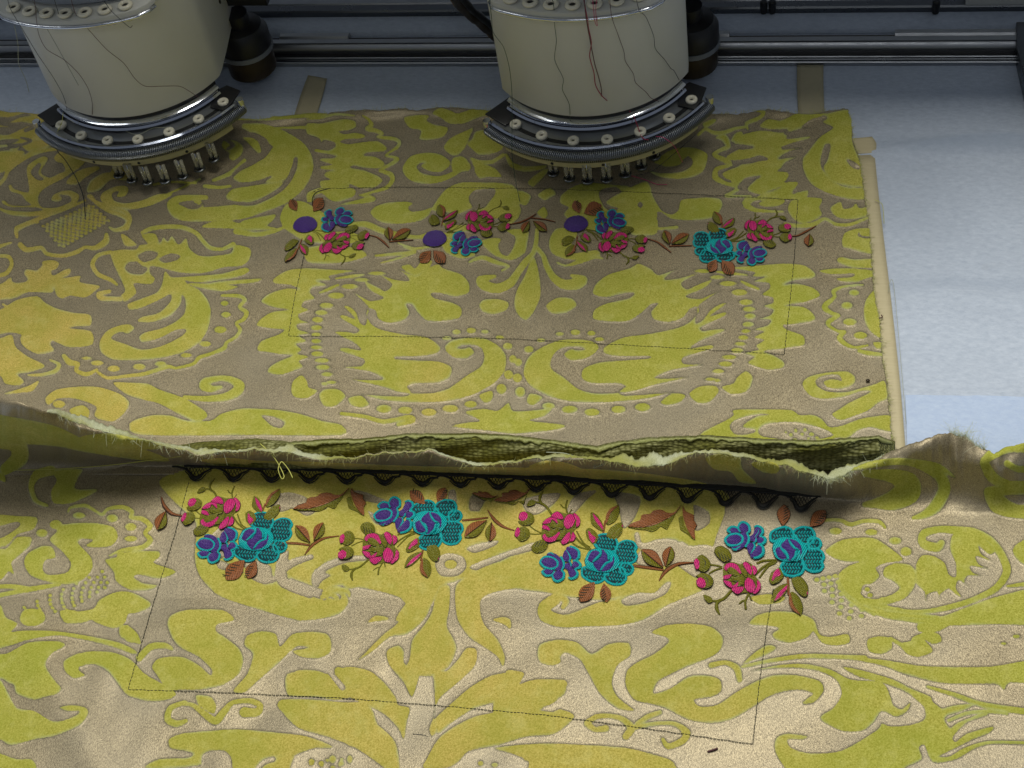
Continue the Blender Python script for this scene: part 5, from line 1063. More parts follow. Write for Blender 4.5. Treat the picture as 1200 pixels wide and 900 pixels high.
    # buds
    for bi,(a,b,c) in enumerate(BUDS):
        bd=part_empty('embroidered_bud',parent,*keys[2+bi],zf)
        mb=MB(); patch(mb,T(a),zf,.0010,.5,0); outline(mb,T(a),zf,1)
        for v in c: cord(mb,T3(v),zf,1,.0016)
        mb.build('sepal',[MAT['olive'],MAT['olivedark']],bd,uv=True)
        mb=MB(); patch(mb,T(b),zf,.0013,1.3,0); outline(mb,T(b),zf,1,.38,.0013); mb.build('petal',[MAT['pink'],MAT['olivedark']],bd,uv=True)
    # round leaf
    o6=np.array(keys[6])-T([A_KEYS[6]])[0]
    mb=MB(); patch(mb,T(ROUND)+o6,zf,.0010,.6,0); outline(mb,T(ROUND)+o6,zf,1)
    for k in range(4): cord(mb,np.c_[T([(245+k*22,395+k*10),(262+k*22,430+k*8),(268+k*20,452+k*4)])+o6,[.4,.6,.4]],zf,1,.0018)
    mb.build('embroidered_leaf',[MAT['olive'],MAT['olivedark']],parent,uv=True)
    # leaf cluster
    mb=MB(); cord(mb,T3([(738,560,6),(742,630,8),(745,705,7)]),zf,0); mb.build('embroidered_stem',[MAT['brown']],parent,uv=True)
    for k,(a,b) in enumerate(CLUST):
        mb=MB(); patch(mb,T(a),zf,.0008,.7,0); outline(mb,T(a),zf,2)
        if k==2:
            patch(mb,T(b),zf,.0010,.9,0)
            for j in range(4): cord(mb,T3([(800+j*17,590+j*22,4),(828+j*14,612+j*22,7),(850+j*9,640+j*20,4)]),zf,1,.0013)
        else: patch(mb,T(b),zf,.0012,.9,1)
        mb.build('embroidered_leaf',[MAT['olive'],MAT['pink' if k<3 else 'brown'],MAT['olivedark']],parent,uv=True)
    for b,t in bl: hatched_leaf(parent,zf,b,t,.30 if cl=='f' else .36)
def twig(cl,x0,y0,s,cords,leaves):
    parent=fab_front if cl=='f' else fab_back; zf=z_front if cl=='f' else z_back
    f=lambda p:(x0+p[0]/s,y0+p[1]/s)
    for c in cords:
        mb=MB(); q=[(*f(p),r) for p,r in c]; cord(mb,q,zf,1,.0004,.8); cord(mb,[(a+.2,b-.35,r*.62) for a,b,r in q],zf,0,.0009,.8)
        mb.build('embroidered_twig',[MAT['brown'],MAT['darkbrown']],parent,uv=True)
    for k,(b,t,w) in enumerate(leaves): two_tone(parent,zf,f(b),f(t),w,'brown','olive',1 if k%2 else -1)
twig('f',170,560,6.667,[[((125,150),.8),((150,220),2.2),((210,280),2.2),((285,295),1.0)]],[((160,260),(95,405),.30)])
twig('f',330,560,5.217,[[((0,400),1.5),((90,402),1.9),((170,412),1.5)],[((140,470),.7),((190,410),2.2),((260,370),1.8),((350,355),.8)]],[((175,395),(85,290),.27),((195,385),(255,272),.27)])
twig('f',300,440,3,[[((725,510),1.4),((770,506),1.7),((815,500),1.3)],[((813,473),.7),((840,510),2.3),((870,533),1.9),((908,545),.8)]],[((812,508),(733,567),.25),((828,515),(822,582),.30)])
twig('f',720,580,8.18,[[((180,680),2.0),((320,700),2.2),((470,722),1.6)],[((425,825),.7),((500,725),2.6),((620,660),2.2),((760,648),.8)]],[((470,700),(262,525),.25),((490,690),(540,495),.29)])
twig('b',320,220,6.667,[[((752,370),.7),((810,385),1.3),((865,425),1.7),((905,468),.6)],[((905,422),1.0),((980,415),1.1),((1095,407),.7)]],[((910,410),(898,308),.36),((930,405),(1072,325),.24)])
twig('b',480,220,6.667,[[((780,285),.8),((860,270),1.4),((930,240),1.5),((985,203),.6)],[((950,235),1.0),((1050,245),1.2),((1138,267),.6)]],[((935,258),(880,348),.32),((965,258),(1072,335),.26)])
twig('b',620,200,3,[[((415,239),.7),((450,250),1.4),((475,268),1.7),((500,288),.6)],[((492,265),1.0),((530,264),1.2),((572,263),.9)]],[((495,258),(475,210),.32),((500,257),(562,223),.25)])
twig('b',790,230,6.667,[[((920,310),.7),((960,308),1.1),((1010,285),1.7),((1060,258),1.4),((1108,230),.6)]],[((1060,292),(1048,388),.40)])
BIGA=[(130,305),(180,262),(248,240),(258,195),(300,182),(345,178),(370,150),(430,138),(470,148),(500,166),(560,172),(600,140),(637,95),(590,172),(500,232),(400,280),(280,312)]
BIGB=[(140,310),(280,312),(400,280),(500,232),(585,178),(560,235),(530,280),(505,330),(470,315),(440,300),(410,330),(355,352),(300,335),(220,330)]
BIGC=[(655,100),(680,150),(722,175),(762,195),(762,240),(790,290),(768,330),(775,400),(765,430),(715,360),(680,280),(655,190)]
BIGD=[(612,222),(652,200),(672,290),(720,375),(752,420),(700,375),(630,330),(622,275)]
def biglf(pairs,which):
    Tq=affine(pairs)
    for n_,(pl,mt,h) in enumerate([(BIGB,'olive',.0006),(BIGA,'brown',.001),(BIGD,'olive',.0006),(BIGC,'brown',.001)]):
        if n_//2 in which:
            mb=MB(); patch(mb,Tq(pl),z_front,h,.5,0,smooth=2); outline(mb,Tq(pl),z_front,1,.4); mb.build('embroidered_leaf',[MAT[mt],MAT['darkbrown']],fab_front,uv=True)
S8=8.18
src=[(130,305),(640,95),(765,430)]
biglf(list(zip(src,[(720+130/S8,580+305/S8),(720+640/S8,580+95/S8),(720+765/S8,580+430/S8)])),(0,1))
biglf(list(zip(src,[(343.4,596.4),(409.5,571),(425.8,604)])),(0,1))
biglf(list(zip(src,[(579,587),(621,571),(640,600)])),(0,))
biglf(list(zip(src,[(553,578),(584,580),(590,600)])),(0,))
# ---------------------------------------------------------------- lace
lace=bpy.data.objects.new('lace_trim',None); COL.objects.link(lace); lace.parent=fab_front; lace.empty_display_size=.01
lb=lambda x:interp(x,[(200,543.5),(400,550),(600,557.5),(800,568),(965,580)])
mb=MB(); bx=np.linspace(216,962,120); zb=z_front(bx,lb(bx))+.0012
for dy,rr in ((-1.6,.0010),(0.3,.0009),(2.0,.0008)):
    P=up(bx,lb(bx)+dy+.5*np.sin(bx/3.),zb+.0006); mb.tube(P,rr,6,0)
mb.build('lace_band',[MAT['lace']],lace)
for k in range(17):
    tx=628.5+(k-9)*44.3+ (0 if k<17 else 0)
    ty=float(interp(tx,[(220,560),(377,563),(540,568),(628,573),(805,586),(938,596)]))
    mb=MB(); s=1.0
    def c3(pts,m=0,b=.0012,hs=.8): cord(mb,[(tx+x,lb(tx+x)+y,r*.76) for x,y,r in pts],z_front,m,b,hs,2)
    g=float(ty-lb(tx))
    def yb(x): return float(lb(tx+x))
    # wave edge
    c3([(-28,3,1.0),(-20,3.2,1.5),(-12,5.5,1.7),(-7,10,1.9),(-4,g-2,2.6),(0,g,3.6),(5,g-3,3.0),(9,g-7,1.8),(15,5.5,1.4),(20,3,1.0)])
    c3([(-13,8,.7),(-9,12,.8),(-6,g+1,1.2),(0,g+3.4,1.0),(7,g,.9),(12,g-6,.7),(18,6,.6)])
    # net
    for j in range(-6,7):
        xa=j*3.6
        L=g*(1-abs(xa+2)/26)-3
        if L>4: 
            c3([(xa-L*.25,1,.46),(xa+L*.25,L,.46)],b=.0010); c3([(xa+L*.25,1,.46),(xa-L*.25,L,.46)],b=.0010)
    mb.build('scallop',[MAT['lace']],lace)
# ---------------------------------------------------------------- machine parts
def metal(name,col,rough,aniso=0,scale=200):
    m,t,b=nt(name); co=objco(t); mp=N(t,'ShaderNodeMapping'); mp.inputs['Scale'].default_value=(.05,1,1); t.links.new(co,mp.inputs[0])
    f=noise(t,scale,3,.6,mp.outputs[0]); t.links.new(mixc(t,f,tuple(c*.85 for c in col),col),b.inputs['Base Color'])
    b.inputs['Metallic'].default_value=1; t.links.new(ramp(t,noise(t,60,4,.65,co),.3,.7,rough*.8,rough*1.3),b.inputs['Roughness']); return m
CHROME=metal('polished_steel',(.82,.85,.92),.11); ALU=metal('brushed_aluminium',(.42,.43,.44),.36); DARKST=metal('dark_steel',(.16,.17,.18),.3)
CREAM=simple('cream_painted_metal',(.76,.76,.72),.40,0,.05,25,.15,.0005); BLACK=simple('black_plastic',(.012,.012,.013),.4,0,.3,80)
CERAM=simple('white_ceramic',(.74,.70,.56),.25,0,.05,120); IVORY=simple('ivory_plastic',(.52,.47,.25),.4,0,.12,120,.2,.0003); DUSTY=simple('dusty_steel',(.28,.30,.33),.5,.6,.25,70)
PLATEG=simple('grey_plate',(.30,.31,.31),.35,.7,.15,90); PLATEW=simple('white_plastic_plate',(.52,.52,.48),.35,0,.04,60); PANEL=simple('grey_blue_panel',(.40,.44,.50),.4,0,.06,40); BRONZE=simple('brown_motor_can',(.045,.032,.018),.35,.5,.4,50)
def clear():
    m,t,b=nt('clear_plastic'); b.inputs['Base Color'].default_value=(.9,.87,.7,1); b.inputs['Transmission Weight'].default_value=.75; b.inputs['Roughness'].default_value=.12; b.inputs['IOR'].default_value=1.3
    return m
CLEAR=clear()
MAT['knurl']=None
def knurl():
    m,t,b=nt('knurled_spring_steel'); at=N(t,'ShaderNodeUVMap',uv_map='thread').outputs[0]; sp=N(t,'ShaderNodeSeparateXYZ'); t.links.new(at,sp.inputs[0])
    w=mth(t,'MULTIPLY_ADD',mth(t,'SINE',mth(t,'MULTIPLY',mth(t,'ADD',sp.outputs[1],sp.outputs[0]),4.6)),.5,.5)
    t.links.new(mixc(t,w,(.06,.065,.07),(.34,.36,.38)),b.inputs['Base Color']); b.inputs['Metallic'].default_value=.9; b.inputs['Roughness'].default_value=.33; bump(t,b,w,.8,.0006); return m
KN=knurl()
def machine_head(label):
    H=thing('embroidery_machine_head',label,'machine',(0,0,0))
    c=(0.,0.)                       # head axis; front faces -82 degrees
    F0=-82.
    fr=math.radians(F0); fx=np.array([math.cos(fr),math.sin(fr)]); sx=np.array([-fx[1],fx[0]])
    # housing: rounded front shell
    r=.0761; w=.0655; pts=[]
    amax=math.asin(w/r)
    for a in np.linspace(-amax,amax,40): pts.append((math.sin(a)*r,math.cos(a)*r))
    back=-.075
    out=[]
    for sx_,fy in pts: out.append((c[0]+sx[0]*sx_+fx[0]*fy,c[1]+sx[1]*sx_+fx[1]*fy))
    def loc(a,b): return (c[0]+sx[0]*a+fx[0]*b,c[1]+sx[1]*a+fx[1]*b)
    out+= [loc(w+.0008,.030),loc(w+.001,.01),loc(w+.001,-.03),loc(w,back+.012),loc(w-.010,back)]
    out+= [loc(-w+.010,back),loc(-w,back+.012),loc(-w-.001,-.03),loc(-w-.001,.01),loc(-w-.0008,.030)]
    mb=MB(); mb.prism(out,.056,.36,0,.0022); mb.build('housing',[CREAM],H,auto=50)
    cs=(-.0015,.0033); ce=(.0013,-.0052)
    mb=MB(); mb.arcsweep(c,F0-57,F0+57,[(.050,.040),(.0725,.040),(.0725,.058),(.050,.058)],60); mb.build('neck_ring',[BLACK],H,auto=40)
    mb=MB(); mb.arcsweep(cs,F0-52,F0+54,[(.0745,.0450),(.0770,.0435),(.0785,.0435),(.0800,.0457),(.0790,.0473),(.0768,.0465),(.0755,.0490),(.0745,.0490)],70); mb.build('chrome_ring',[CHROME],H,auto=35)
    mb=MB(); mb.arcsweep(c,F0-56,F0+56,[(.0700,.0490),(.0755,.0485),(.0765,.0505),(.0735,.0525),(.0700,.0525)],70); mb.build('chrome_ring',[CHROME],H,auto=35)
    mb=MB(); mb.arcsweep(cs,F0-52,F0+54,[(.070,.0395),(.0945,.0395),(.0955,.0405),(.0945,.0425),(.070,.0425)],70); mb.build('eyelet_plate',[PLATEG],H,auto=35)
    mb=MB(); mb.arcsweep(cs,F0-50,F0+52,[(.0945,.0420),(.0962,.0418),(.0968,.0432),(.0958,.0444),(.0945,.0438)],70); mb.build('plate_rim',[CHROME],H,auto=60)
    for e in ([(-.0725,-.0580),(-.0560,-.0700),(-.0490,-.0640),(-.0530,-.0430),(-.0580,-.0400)],[(.0825,-.0290),(.0800,-.0430),(.0760,-.0520),(.0640,-.0480),(.0620,-.0300),(.0700,-.0230)]):
        mb=MB(); mb.prism(e,.0427,.0443,0,.0006); mb.build('end_bracket',[BLACK],H,auto=40)
    for k in range(6):
        a0=-127.5+8.3+k*16.6
        mb=MB(); mb.arcsweep(ce,a0-5.4,a0+5.4,[(.0800,.0424),(.0832,.0424),(.0832,.0429),(.0800,.0429)],8); mb.build('slot',[BLACK],H,auto=40)
    for k in range(7):
        a=math.radians(-127.5+k*16.6); p=(ce[0]+.0813*math.cos(a),ce[1]+.0813*math.sin(a),.0425)
        mb=MB(); mb.lathe([(.0012,.0),(.0030,.0),(.0031,.001),(.0041,.0014),(.0043,.0028),(.0038,.0038),(.0026,.0041),(.0016,.0036),(.0011,.0020),(.0012,.0)],p,20); mb.build('ceramic_eyelet',[CERAM],H)
        mb=MB(); mb.lathe([(.0,.0022),(.0012,.0023),(.0013,.0018),(0,.0018)],p,10); mb.build('eyelet_hole',[BLACK],H)
    ang=np.radians(np.linspace(F0-52,F0+55,90)); P=[(cs[0]+.0978*math.cos(a),cs[1]+.0978*math.sin(a),.0372) for a in ang]
    mb=MB(); mb.tube(P,.0043,14,0); mb.build('spring_tube',[KN],H,uv=True)
    for s_ in (0,-1):
        q=P[s_]; mb=MB(); mb.lathe([(0,-.006),(.0028,-.006),(.0032,-.004),(.0024,0),(.0032,.004),(.0028,.006),(0,.006)],(q[0],q[1],q[2]+.003),12); mb.build('end_screw',[CHROME],H,auto=40)
    mb=MB(); mb.arcsweep(cs,F0-51,F0+54,[(.080,.0305),(.0955,.030),(.0965,.032),(.094,.0392),(.080,.0392)],60); mb.build('lower_plate',[DUSTY],H,auto=40)
    mb=MB(); mb.arcsweep(cs,F0-44,F0+48,[(.060,.0235),(.0935,.0235),(.0950,.0245),(.0950,.0285),(.0940,.0300),(.060,.0300)],60); mb.build('needle_guard',[IVORY],H,auto=40)
    for a in (-20,2,24):
        t=math.radians(F0+a); mb=MB(); mb.lathe([(0,0),(.0010,0),(.0012,.0006),(0,.0008)],(cs[0]+.0948*math.cos(t),cs[1]+.0948*math.sin(t),.0265),8,0,Matrix.Rotation(t,3,'Z')@Matrix.Rotation(math.pi/2,3,'Y')); mb.build('guard_screw',[BLACK],H)
    # presser feet
    fc=(.0035,-.041)
    for k in range(7):
        a=math.radians(-121+k*15.2); x=fc[0]+.051*math.cos(a); y=fc[1]+.051*math.sin(a)
        ft=bpy.data.objects.new('presser_foot',None); COL.objects.link(ft); ft.parent=H; ft.location=(x,y,.0115); ft.empty_display_size=.005
        mb=MB(); mb.lathe([(.0020,0),(.0040,.0002),(.0045,.0012),(.0038,.0024),(.0020,.0018),(.0020,0)],(0,0,0),20); mb.build('foot_ring',[DARKST],ft)
        mb=MB(); mb.lathe([(0,.0006),(.0022,.0007),(.0022,.0002),(0,.0002)],(0,0,0),12); mb.build('foot_hole',[BLACK],ft)
        mb=MB(); mb.tube([(-.0020,.001,.001),(-.0020,.0012,.006),(-.0022,.0014,.0155)],.0014,8); mb.tube([(.0020,.001,.001),(.0020,.0012,.006),(.0022,.0014,.0155)],.0014,8); mb.build('foot_shank',[CLEAR],ft)
        mb=MB(); mb.tube([(0.0003,.0004,.003),(0.0003,.0004,.016)],.0004,6); mb.build('needle',[CHROME],ft)
    # upper thread guide plate
    uc=(.0048,.0226); ur=.1128
    o2=[]
    for a in np.linspace(-25.5,25,40):
        t=math.radians(-89.3+a); o2.append((uc[0]+(ur+.0032)*math.cos(t),uc[1]+(ur+.0032)*math.sin(t)))
    a0,a1=o2[0],o2[-1]
    o2+=[(a1[0]+.006,a1[1]+.006),(a1[0]+.0085,a1[1]+.012),(a1[0]+.008,a1[1]+.045),(a0[0]-.006,a1[1]+.045),(a0[0]-.0065,a0[1]+.009),(a0[0]-.004,a0[1]+.003)]
    mb=MB(); mb.prism(o2,.1535,.1585,0,.001); mb.build('guide_plate',[PLATEW],H,auto=40)
    mb=MB(); rim=[(x,y,.1530) for x,y in [o2[-2],o2[-1]]+o2[:42]]; mb.tube([(x,y-.0003,z) for x,y,z in rim],.0014,8); mb.build('guide_rim',[CHROME],H)
    o3=[]
    for a in np.linspace(-26,26,24):
        t=math.radians(-89.3+a); o3.append((uc[0]+(ur-.010)*math.cos(t),uc[1]+(ur-.010)*math.sin(t)))
    o3+=[(.055,-.05),(-.045,-.05)]
    mb=MB(); mb.prism(o3,.1585,.30,0,.004); mb.build('tension_panel',[PANEL],H,auto=50)
    for k in range(7):
        t=math.radians(-110.5+k*7.1); p=(uc[0]+ur*math.cos(t),uc[1]+ur*math.sin(t)+.0028,.1585)
        mb=MB(); mb.lathe([(.0022,0),(.0040,0),(.0040,.0006),(.0050,.0008),(.0053,.0018),(.0046,.0028),(.0032,.0031),(.0024,.0026),(.0021,.0014),(.0022,0)],p,22); mb.build('ceramic_eyelet',[CERAM],H)
        mb=MB(); mb.lathe([(0,.0014),(.0022,.0015),(.0022,.0010),(0,.0010)],p,10); mb.build('eyelet_hole',[BLACK],H)
        mb=MB(); mb.lathe([(0,-.0042),(.0042,-.0040),(.0050,-.0028),(.0048,0),(0,0)],(p[0],p[1],.1535),16); mb.build('eyelet_base',[CERAM],H)
    mb=MB(); mb.prism([(-.080,-.145),(.090,-.145),(.090,.05),(-.080,.05)],.30,.50,0,.006); mb.build('unseen_upper_casing',[CREAM],H,auto=50)  # unseen upper body, added and enlarged to deepen the shadow below the head
    # small hole on the right flank
    p=loc(w+.001,-.012); mb=MB(); mb.lathe([(0,.0),(.0022,.0),(.0024,.0005),(0,.0006)],(p[0],p[1],.088),10,0,Matrix.Rotation(math.atan2(sx[1],sx[0]),3,'Z')@Matrix.Rotation(math.pi/2,3,'Y')); mb.build('flank_hole',[BLACK],H)
    # motor behind on the right
    mo=(.066,.036)
    mt=bpy.data.objects.new('motor',None); COL.objects.link(mt); mt.parent=H; mt.empty_display_size=.01; mt.location=(mo[0],mo[1],.010)
    mb=MB(); mb.lathe([(0,.0),(.016,.0),(.0190,.003),(.0190,.020),(.0165,.023),(0,.023)],(0,0,0),30); mb.build('motor_can',[BRONZE],mt,auto=40)
    mb=MB(); mb.lathe([(.018,.0),(.0212,.0),(.0212,.004),(.018,.004),(.018,.0)],(0,0,.0215),30); mb.build('motor_rim',[DUSTY],mt,auto=40)
    mb=MB(); mb.lathe([(0,0),(.0205,0),(.0205,.012),(.017,.018),(.009,.020),(.009,.03),(0,.03)],(0,0,.0255),30); mb.build('motor_cap',[BLACK],mt,auto=40)
    mb=MB(); mb.prism([(-.045,-.010),(.006,-.012),(.010,.0),(.006,.014),(-.045,.018)],.022,.034,0,.002); mb.build('motor_bracket',[BLACK],mt,auto=40)
    mb=MB(); mb.box(-.045,.028,.0,.03,.062,.078); mb.build('arm_bracket',[BLACK],mt,auto=40)
    return H
Hr=machine_head('middle machine head with red threads across its cream housing')
Hr.location=(.025,.268,0)
Hl=thing('embroidery_machine_head','left machine head, partly cut off by the top left corner','machine',(-.322,.264,0))
def copy_tree(o,parent):
    c=o.copy(); COL.objects.link(c); c.parent=parent
    for ch in list(o.children): copy_tree(ch,c)
for ch in list(Hr.children): copy_tree(ch,Hl)
for ch in Hl.children:
    if ch.name.startswith('presser_foot'): ch.location.x+=.0165; ch.location.y-=.004
for h in (Hr,Hl): h['group']='embroidery machine heads in a row'
# threads: follow the housing front
def on_cyl(px,py,cx,cy,r):
    d=np.array([(px-600)/FPX,-(py-450)/FPX,-1.])@M.T; o=CAM-np.array([cx,cy,0])
    A=d[0]**2+d[1]**2;B=2*(o[0]*d[0]+o[1]*d[1]);Cc=o[0]**2+o[1]**2-r*r; D=B*B-4*A*Cc
    if D<0: return None
    t=(-B-math.sqrt(D))/(2*A); return CAM+d*t
TH=dict(black=simple('black_thread',(.02,.025,.03),.5,0,.2,300),red=simple('red_thread',(.35,.015,.06),.5,0,.2,300),green=simple('dark_green_thread',(.02,.06,.04),.5,0,.2,300),maroon=simple('maroon_thread',(.09,.025,.03),.5,0,.2,300),
  pale=simple('pale_thread',(.40,.42,.30),.5,0,.2,300),yellow=simple('yellow_thread',(.55,.55,.12),.5,0,.2,300),grey=simple('grey_thread',(.22,.24,.22),.5,0,.2,300),pinkt=simple('pink_loose_thread',(.55,.03,.15),.5,0,.2,300))
def thread_obj(pts,col,label,r=.00021,head=None):
    "pts: (px,py,z) or (px,py,'c') = lying on the housing shell of the head"
    P=[]
    for a,b,z in pts:
        if z=='c':
            q=on_cyl(a,b,head[0],head[1],.0795)
            if q is None: q=up(a,b,.09)
            P.append(tuple(q))
        elif z=='o':
            q=on_cyl(a,b,head[0]+.0076,head[1]+.0075,.122); P.append(tuple(q if q is not None else up(a,b,.16)))
        else: P.append(tuple(up(a,b,z)))
    P=cr(P,False,6); mb=MB(); mb.tube(P,r,5); o=mb.build('thread',[TH[col]]); return tag(o,label,'thread')
cR=(.025,.268); cL=(-.322,.264)
thread_obj([(646,-6,.175),(649,8,.163),(650,30,'c'),(652,48,'c'),(650,70,'c'),(660,92,'c'),(659,105,'c'),(667,122,'c'),(668,141,.052)],'green','dark green thread running down the left half of the right head housing',head=cR)
thread_obj([(683,-6,.175),(688,20,.160),(690,34,'c'),(693,50,'c'),(691,66,'c'),(696,85,'c'),(698,100,'c'),(706,113,'c'),(720,124,.060),(740,132,.052),(752,160,.045),(760,164,.043)],'red','red thread swinging right near the bottom of the right head housing',.00033,head=cR)
thread_obj([(684,-6,.175),(687,22,.160),(692,50,'c'),(697,75,'c'),(702,92,'c'),(705,107,'c'),(703,122,.062),(699,131,.06),(694,127,.062),(697,124,.062),(706,127,.058),(711,140,.050)],'maroon','maroon thread with a small curl beside the red one on the right head housing',.00033,head=cR)
thread_obj([(714,-6,.175),(717,20,.160),(724,40,'c'),(731,60,'c'),(733,72,'c'),(742,86,'c'),(745,97,'c'),(757,108,'c'),(763,115,'c'),(772,119,.058)],'maroon','dark maroon thread slanting across the right half of the right head housing',head=cR)
thread_obj([(745,-6,.175),(749,12,.160),(757,20,'c'),(766,42,'c'),(768,57,'c'),(779,70,'c'),(786,80,'c'),(790,83,'c'),(796,94,'c')],'black','black thread nearest the right edge of the right head housing',head=cR)
thread_obj([(700,-6,.175),(698,12,.163),(700,30,.150),(697,24,.158),(694,-6,.175)],'pinkt','short loop of pink thread hanging over the upper guide plate of the right head',head=cR)
thread_obj([(573,-6,.18),(576,20,.165),(578,38,.14),(590,55,.12),(597,80,.10),(600,110,.08),(600,150,.05),(600,180,.035),(603,205,.015),(609,236,.003)],'green','dark green thread hanging from the middle head down to the rear fabric',head=cR)
thread_obj([(769,160,.043),(777,161,.043),(786,167,.040),(792,174,.030),(797,184,.018),(800,190,.010)],'pinkt','red thread end drooping over the middle head spring tube')
thread_obj([(740,206,.010),(757,211,.004),(770,216,.003),(782,216,.003)],'pinkt','short pink thread end on the rear fabric right of the presser feet')
thread_obj([(815,158,.030),(790,180,.018),(765,200,.006),(745,206,.004)],'black','thin dark thread stretched from the right head tube down to the presser feet')
thread_obj([(35,-6,.18),(44,12,.165),(52,28,.15),(70,60,.12),(92,100,'c')],'grey','grey green thread running down the left edge of the left head housing',head=cL)
thread_obj([(8,-6,.185),(12,10,.17),(25,32,.15),(45,65,.12),(62,90,.10),(74,112,.075),(78,130,.05),(66,147,.04)],'black','dark thread hanging before the left edge of the left head')
thread_obj([(17,30,.14),(21,52,.12),(22,75,.10),(30,93,.08),(34,108,.06)],'pale','pale loose thread hanging free beside the left head')
thread_obj([(40,-6,.18),(43,25,.160),(46,42,'c'),(55,58,'c'),(75,70,'c'),(92,86,'c'),(103,103,'c'),(108,120,'c'),(108,137,.056)],'maroon','brown thread curving down the left part of the left head housing',head=cL)
thread_obj([(82,-6,.18),(88,15,.163),(96,27,'c'),(104,35,'c'),(125,58,'c'),(145,74,'c'),(158,92,'c'),(170,101,'c'),(190,101,'c'),(210,101,'c'),(222,107,'c'),(232,114,.060)],'maroon','long brown thread crossing the left head housing to its right side',head=cL)
thread_obj([(118,-6,.18),(128,10,.166),(140,22,.160),(152,32,.150),(155,30,.152)],'black','short dark thread over the right end of the left guide plate')
thread_obj([(62,-6,.18),(68,14,.163),(71,24,.157)],'black','dark thread entering the middle eyelet of the left guide plate')
thread_obj([(72,150,.040),(66,165,.034),(68,178,.028),(76,187,.018),(90,210,.008),(98,232,.004),(100,258,.003)],'black','black thread trailing from the left head onto the latticed motif of the rear fabric',.00033)
thread_obj([(66,170,.032),(58,172,.028),(52,178,.02)],'yellow','short yellow thread end at the left ear of the left head')
thread_obj([(64,160,.038),(72,145,.05),(74,132,.055)],'yellow','yellow thread looped round the left ear of the left head')
thread_obj([(140,150,.044),(160,158,.044),(180,150,.046),(200,150,.046)],'pale','pale thread lying over the eyelet plate of the left head')
thread_obj([(92,172,.042),(98,176,.041),(108,176,.041),(96,170,.043),(84,160,.044)],'pale','small pale thread loop on the left head spring tube')
# loose threads on the fabrics
thread_obj([(15,551,.004),(60,550,.004),(120,546,.006),(180,539,.012),(230,532,.026),(262,527,.030)],'yellow','long yellow thread lying from the left border up to the raised frayed edge',.0003)
thread_obj([(305,520,.034),(318,532,.034),(327,545,.030),(333,558,.027),(330,561,.027),(326,550,.030),(330,541,.031),(338,550,.028),(343,560,.026)],'yellow','looped yellow thread end hanging over the black lace at its left',.0003)
thread_obj([(640,530,.036),(660,531,.036),(675,535,.036),(698,541,.034),(696,548,.032),(705,545,.033),(725,540,.034)],'pale','pale thread curl caught on the middle of the frayed edge',.00025)
thread_obj([(366,240,.003),(366,232,.003),(371,225,.003),(385,221,.003)],'black','short black thread tail at the top left corner of the rear stitched frame',.00025)
thread_obj([(1150,522,.045),(1160,538,.03),(1172,551,.016),(1182,567,.008)],'pale','pale straight fibre on the front fabric under its right hand peak',.0002)
thread_obj([(1172,580,.004),(1178,571,.004),(1184,566,.004)],'yellow','short stiff yellow fibre at the right border of the front fabric',.0003)
thread_obj([(1062,497,.003),(1048,340,.003),(1043,330,.003),(1041,342,.003)],'pale','thin pale thread along the right border of the long masking tape',.00015)
thread_obj([(1025,234,.003),(1034,240,.003),(1036,262,.003)],'yellow','short yellow thread lying on the masking tape',.0002)
thread_obj([(77,777,.0035),(80,780,.004),(85,784,.0035)],'pinkt','tiny red lint fibre on the lower left of the front fabric',.0004)
thread_obj([(829,881,.0035),(835,879,.004),(841,877,.0035)],'maroon','tiny brown lint fibre below the stitched corner of the front fabric',.0005)
thread_obj([(1030,373,.003),(1034,372,.003),(1033,369,.003)],'maroon','tiny brown lint curl on the tape beside the rear fabric',.0004)
thread_obj([(484,860,.0035),(498,862,.0035),(510,870,.0035),(515,885,.0035),(513,900,.0035)],'black','thin curved dark thread near the bottom middle of the front fabric',.00018)
mb=MB(); q=up(1017,447,.003); mb.lathe([(0,0),(.0011,.0002),(.0013,.001),(.0006,.0016),(0,.0017)],q,10); tag(mb.build('lint_speck',[BRONZE]),'brown speck on the rear fabric near its right edge','speck')
# ---------------------------------------------------------------- rails and the back of the machine
def rail(name,label,y0,y1,z0,z1,mat,x0=-.8,x1=.40,r=.0012,cat='rail'):
    mb=MB(); n=[]; 
    prof=[(y0+r,z0),(y1-r,z0),(y1,z0+r),(y1,z1-r),(y1-r,z1),(y0+r,z1),(y0,z1-r),(y0,z0+r)]
    V=[(x,a,b) for x in (x0,x1) for a,b in prof]; k=8
    mb.add(V,[(j,(j+1)%k,k+(j+1)%k,k+j) for j in range(k)]+[tuple(range(k))[::-1],tuple(range(k,2*k))]); o=mb.build(name,[mat],None,auto=30)
    if label: tag(o,label,cat)
    return o
def yz(py,z): return float(up(900,py,z)[1])
fr=thing('frame_rail','long aluminium frame rail across the back of the white sheet','rail',(0,0,0))
def rp(name,py0,py1,z0,z1,mat,**k):
    "py0 (front, lower in the picture) .. py1 at the top height z1"
    o=rail(name,None,yz(py0,z1),yz(py1,z1)-.0004,z0,z1,mat,r=.0006,**k); o.parent=fr; return o
rp('lower_lip',73,70.5,-.001,.003,ALU); rp('lower_lip',69.5,67.5,-.001,.003,DARKST); rp('lower_lip',66.5,65,-.001,.0035,ALU)
rp('slot',66,59,-.001,.0012,BLACK)
y0=yz(58.5,.003); y1=yz(47,.010)
prof=[(y0,.0),(y0,.003),(y0+.0012,.0062),(y0+.004,.0088),(y0+.0070,.0098),(y1-.001,.0100),(y1,.009),(y1,.0)]
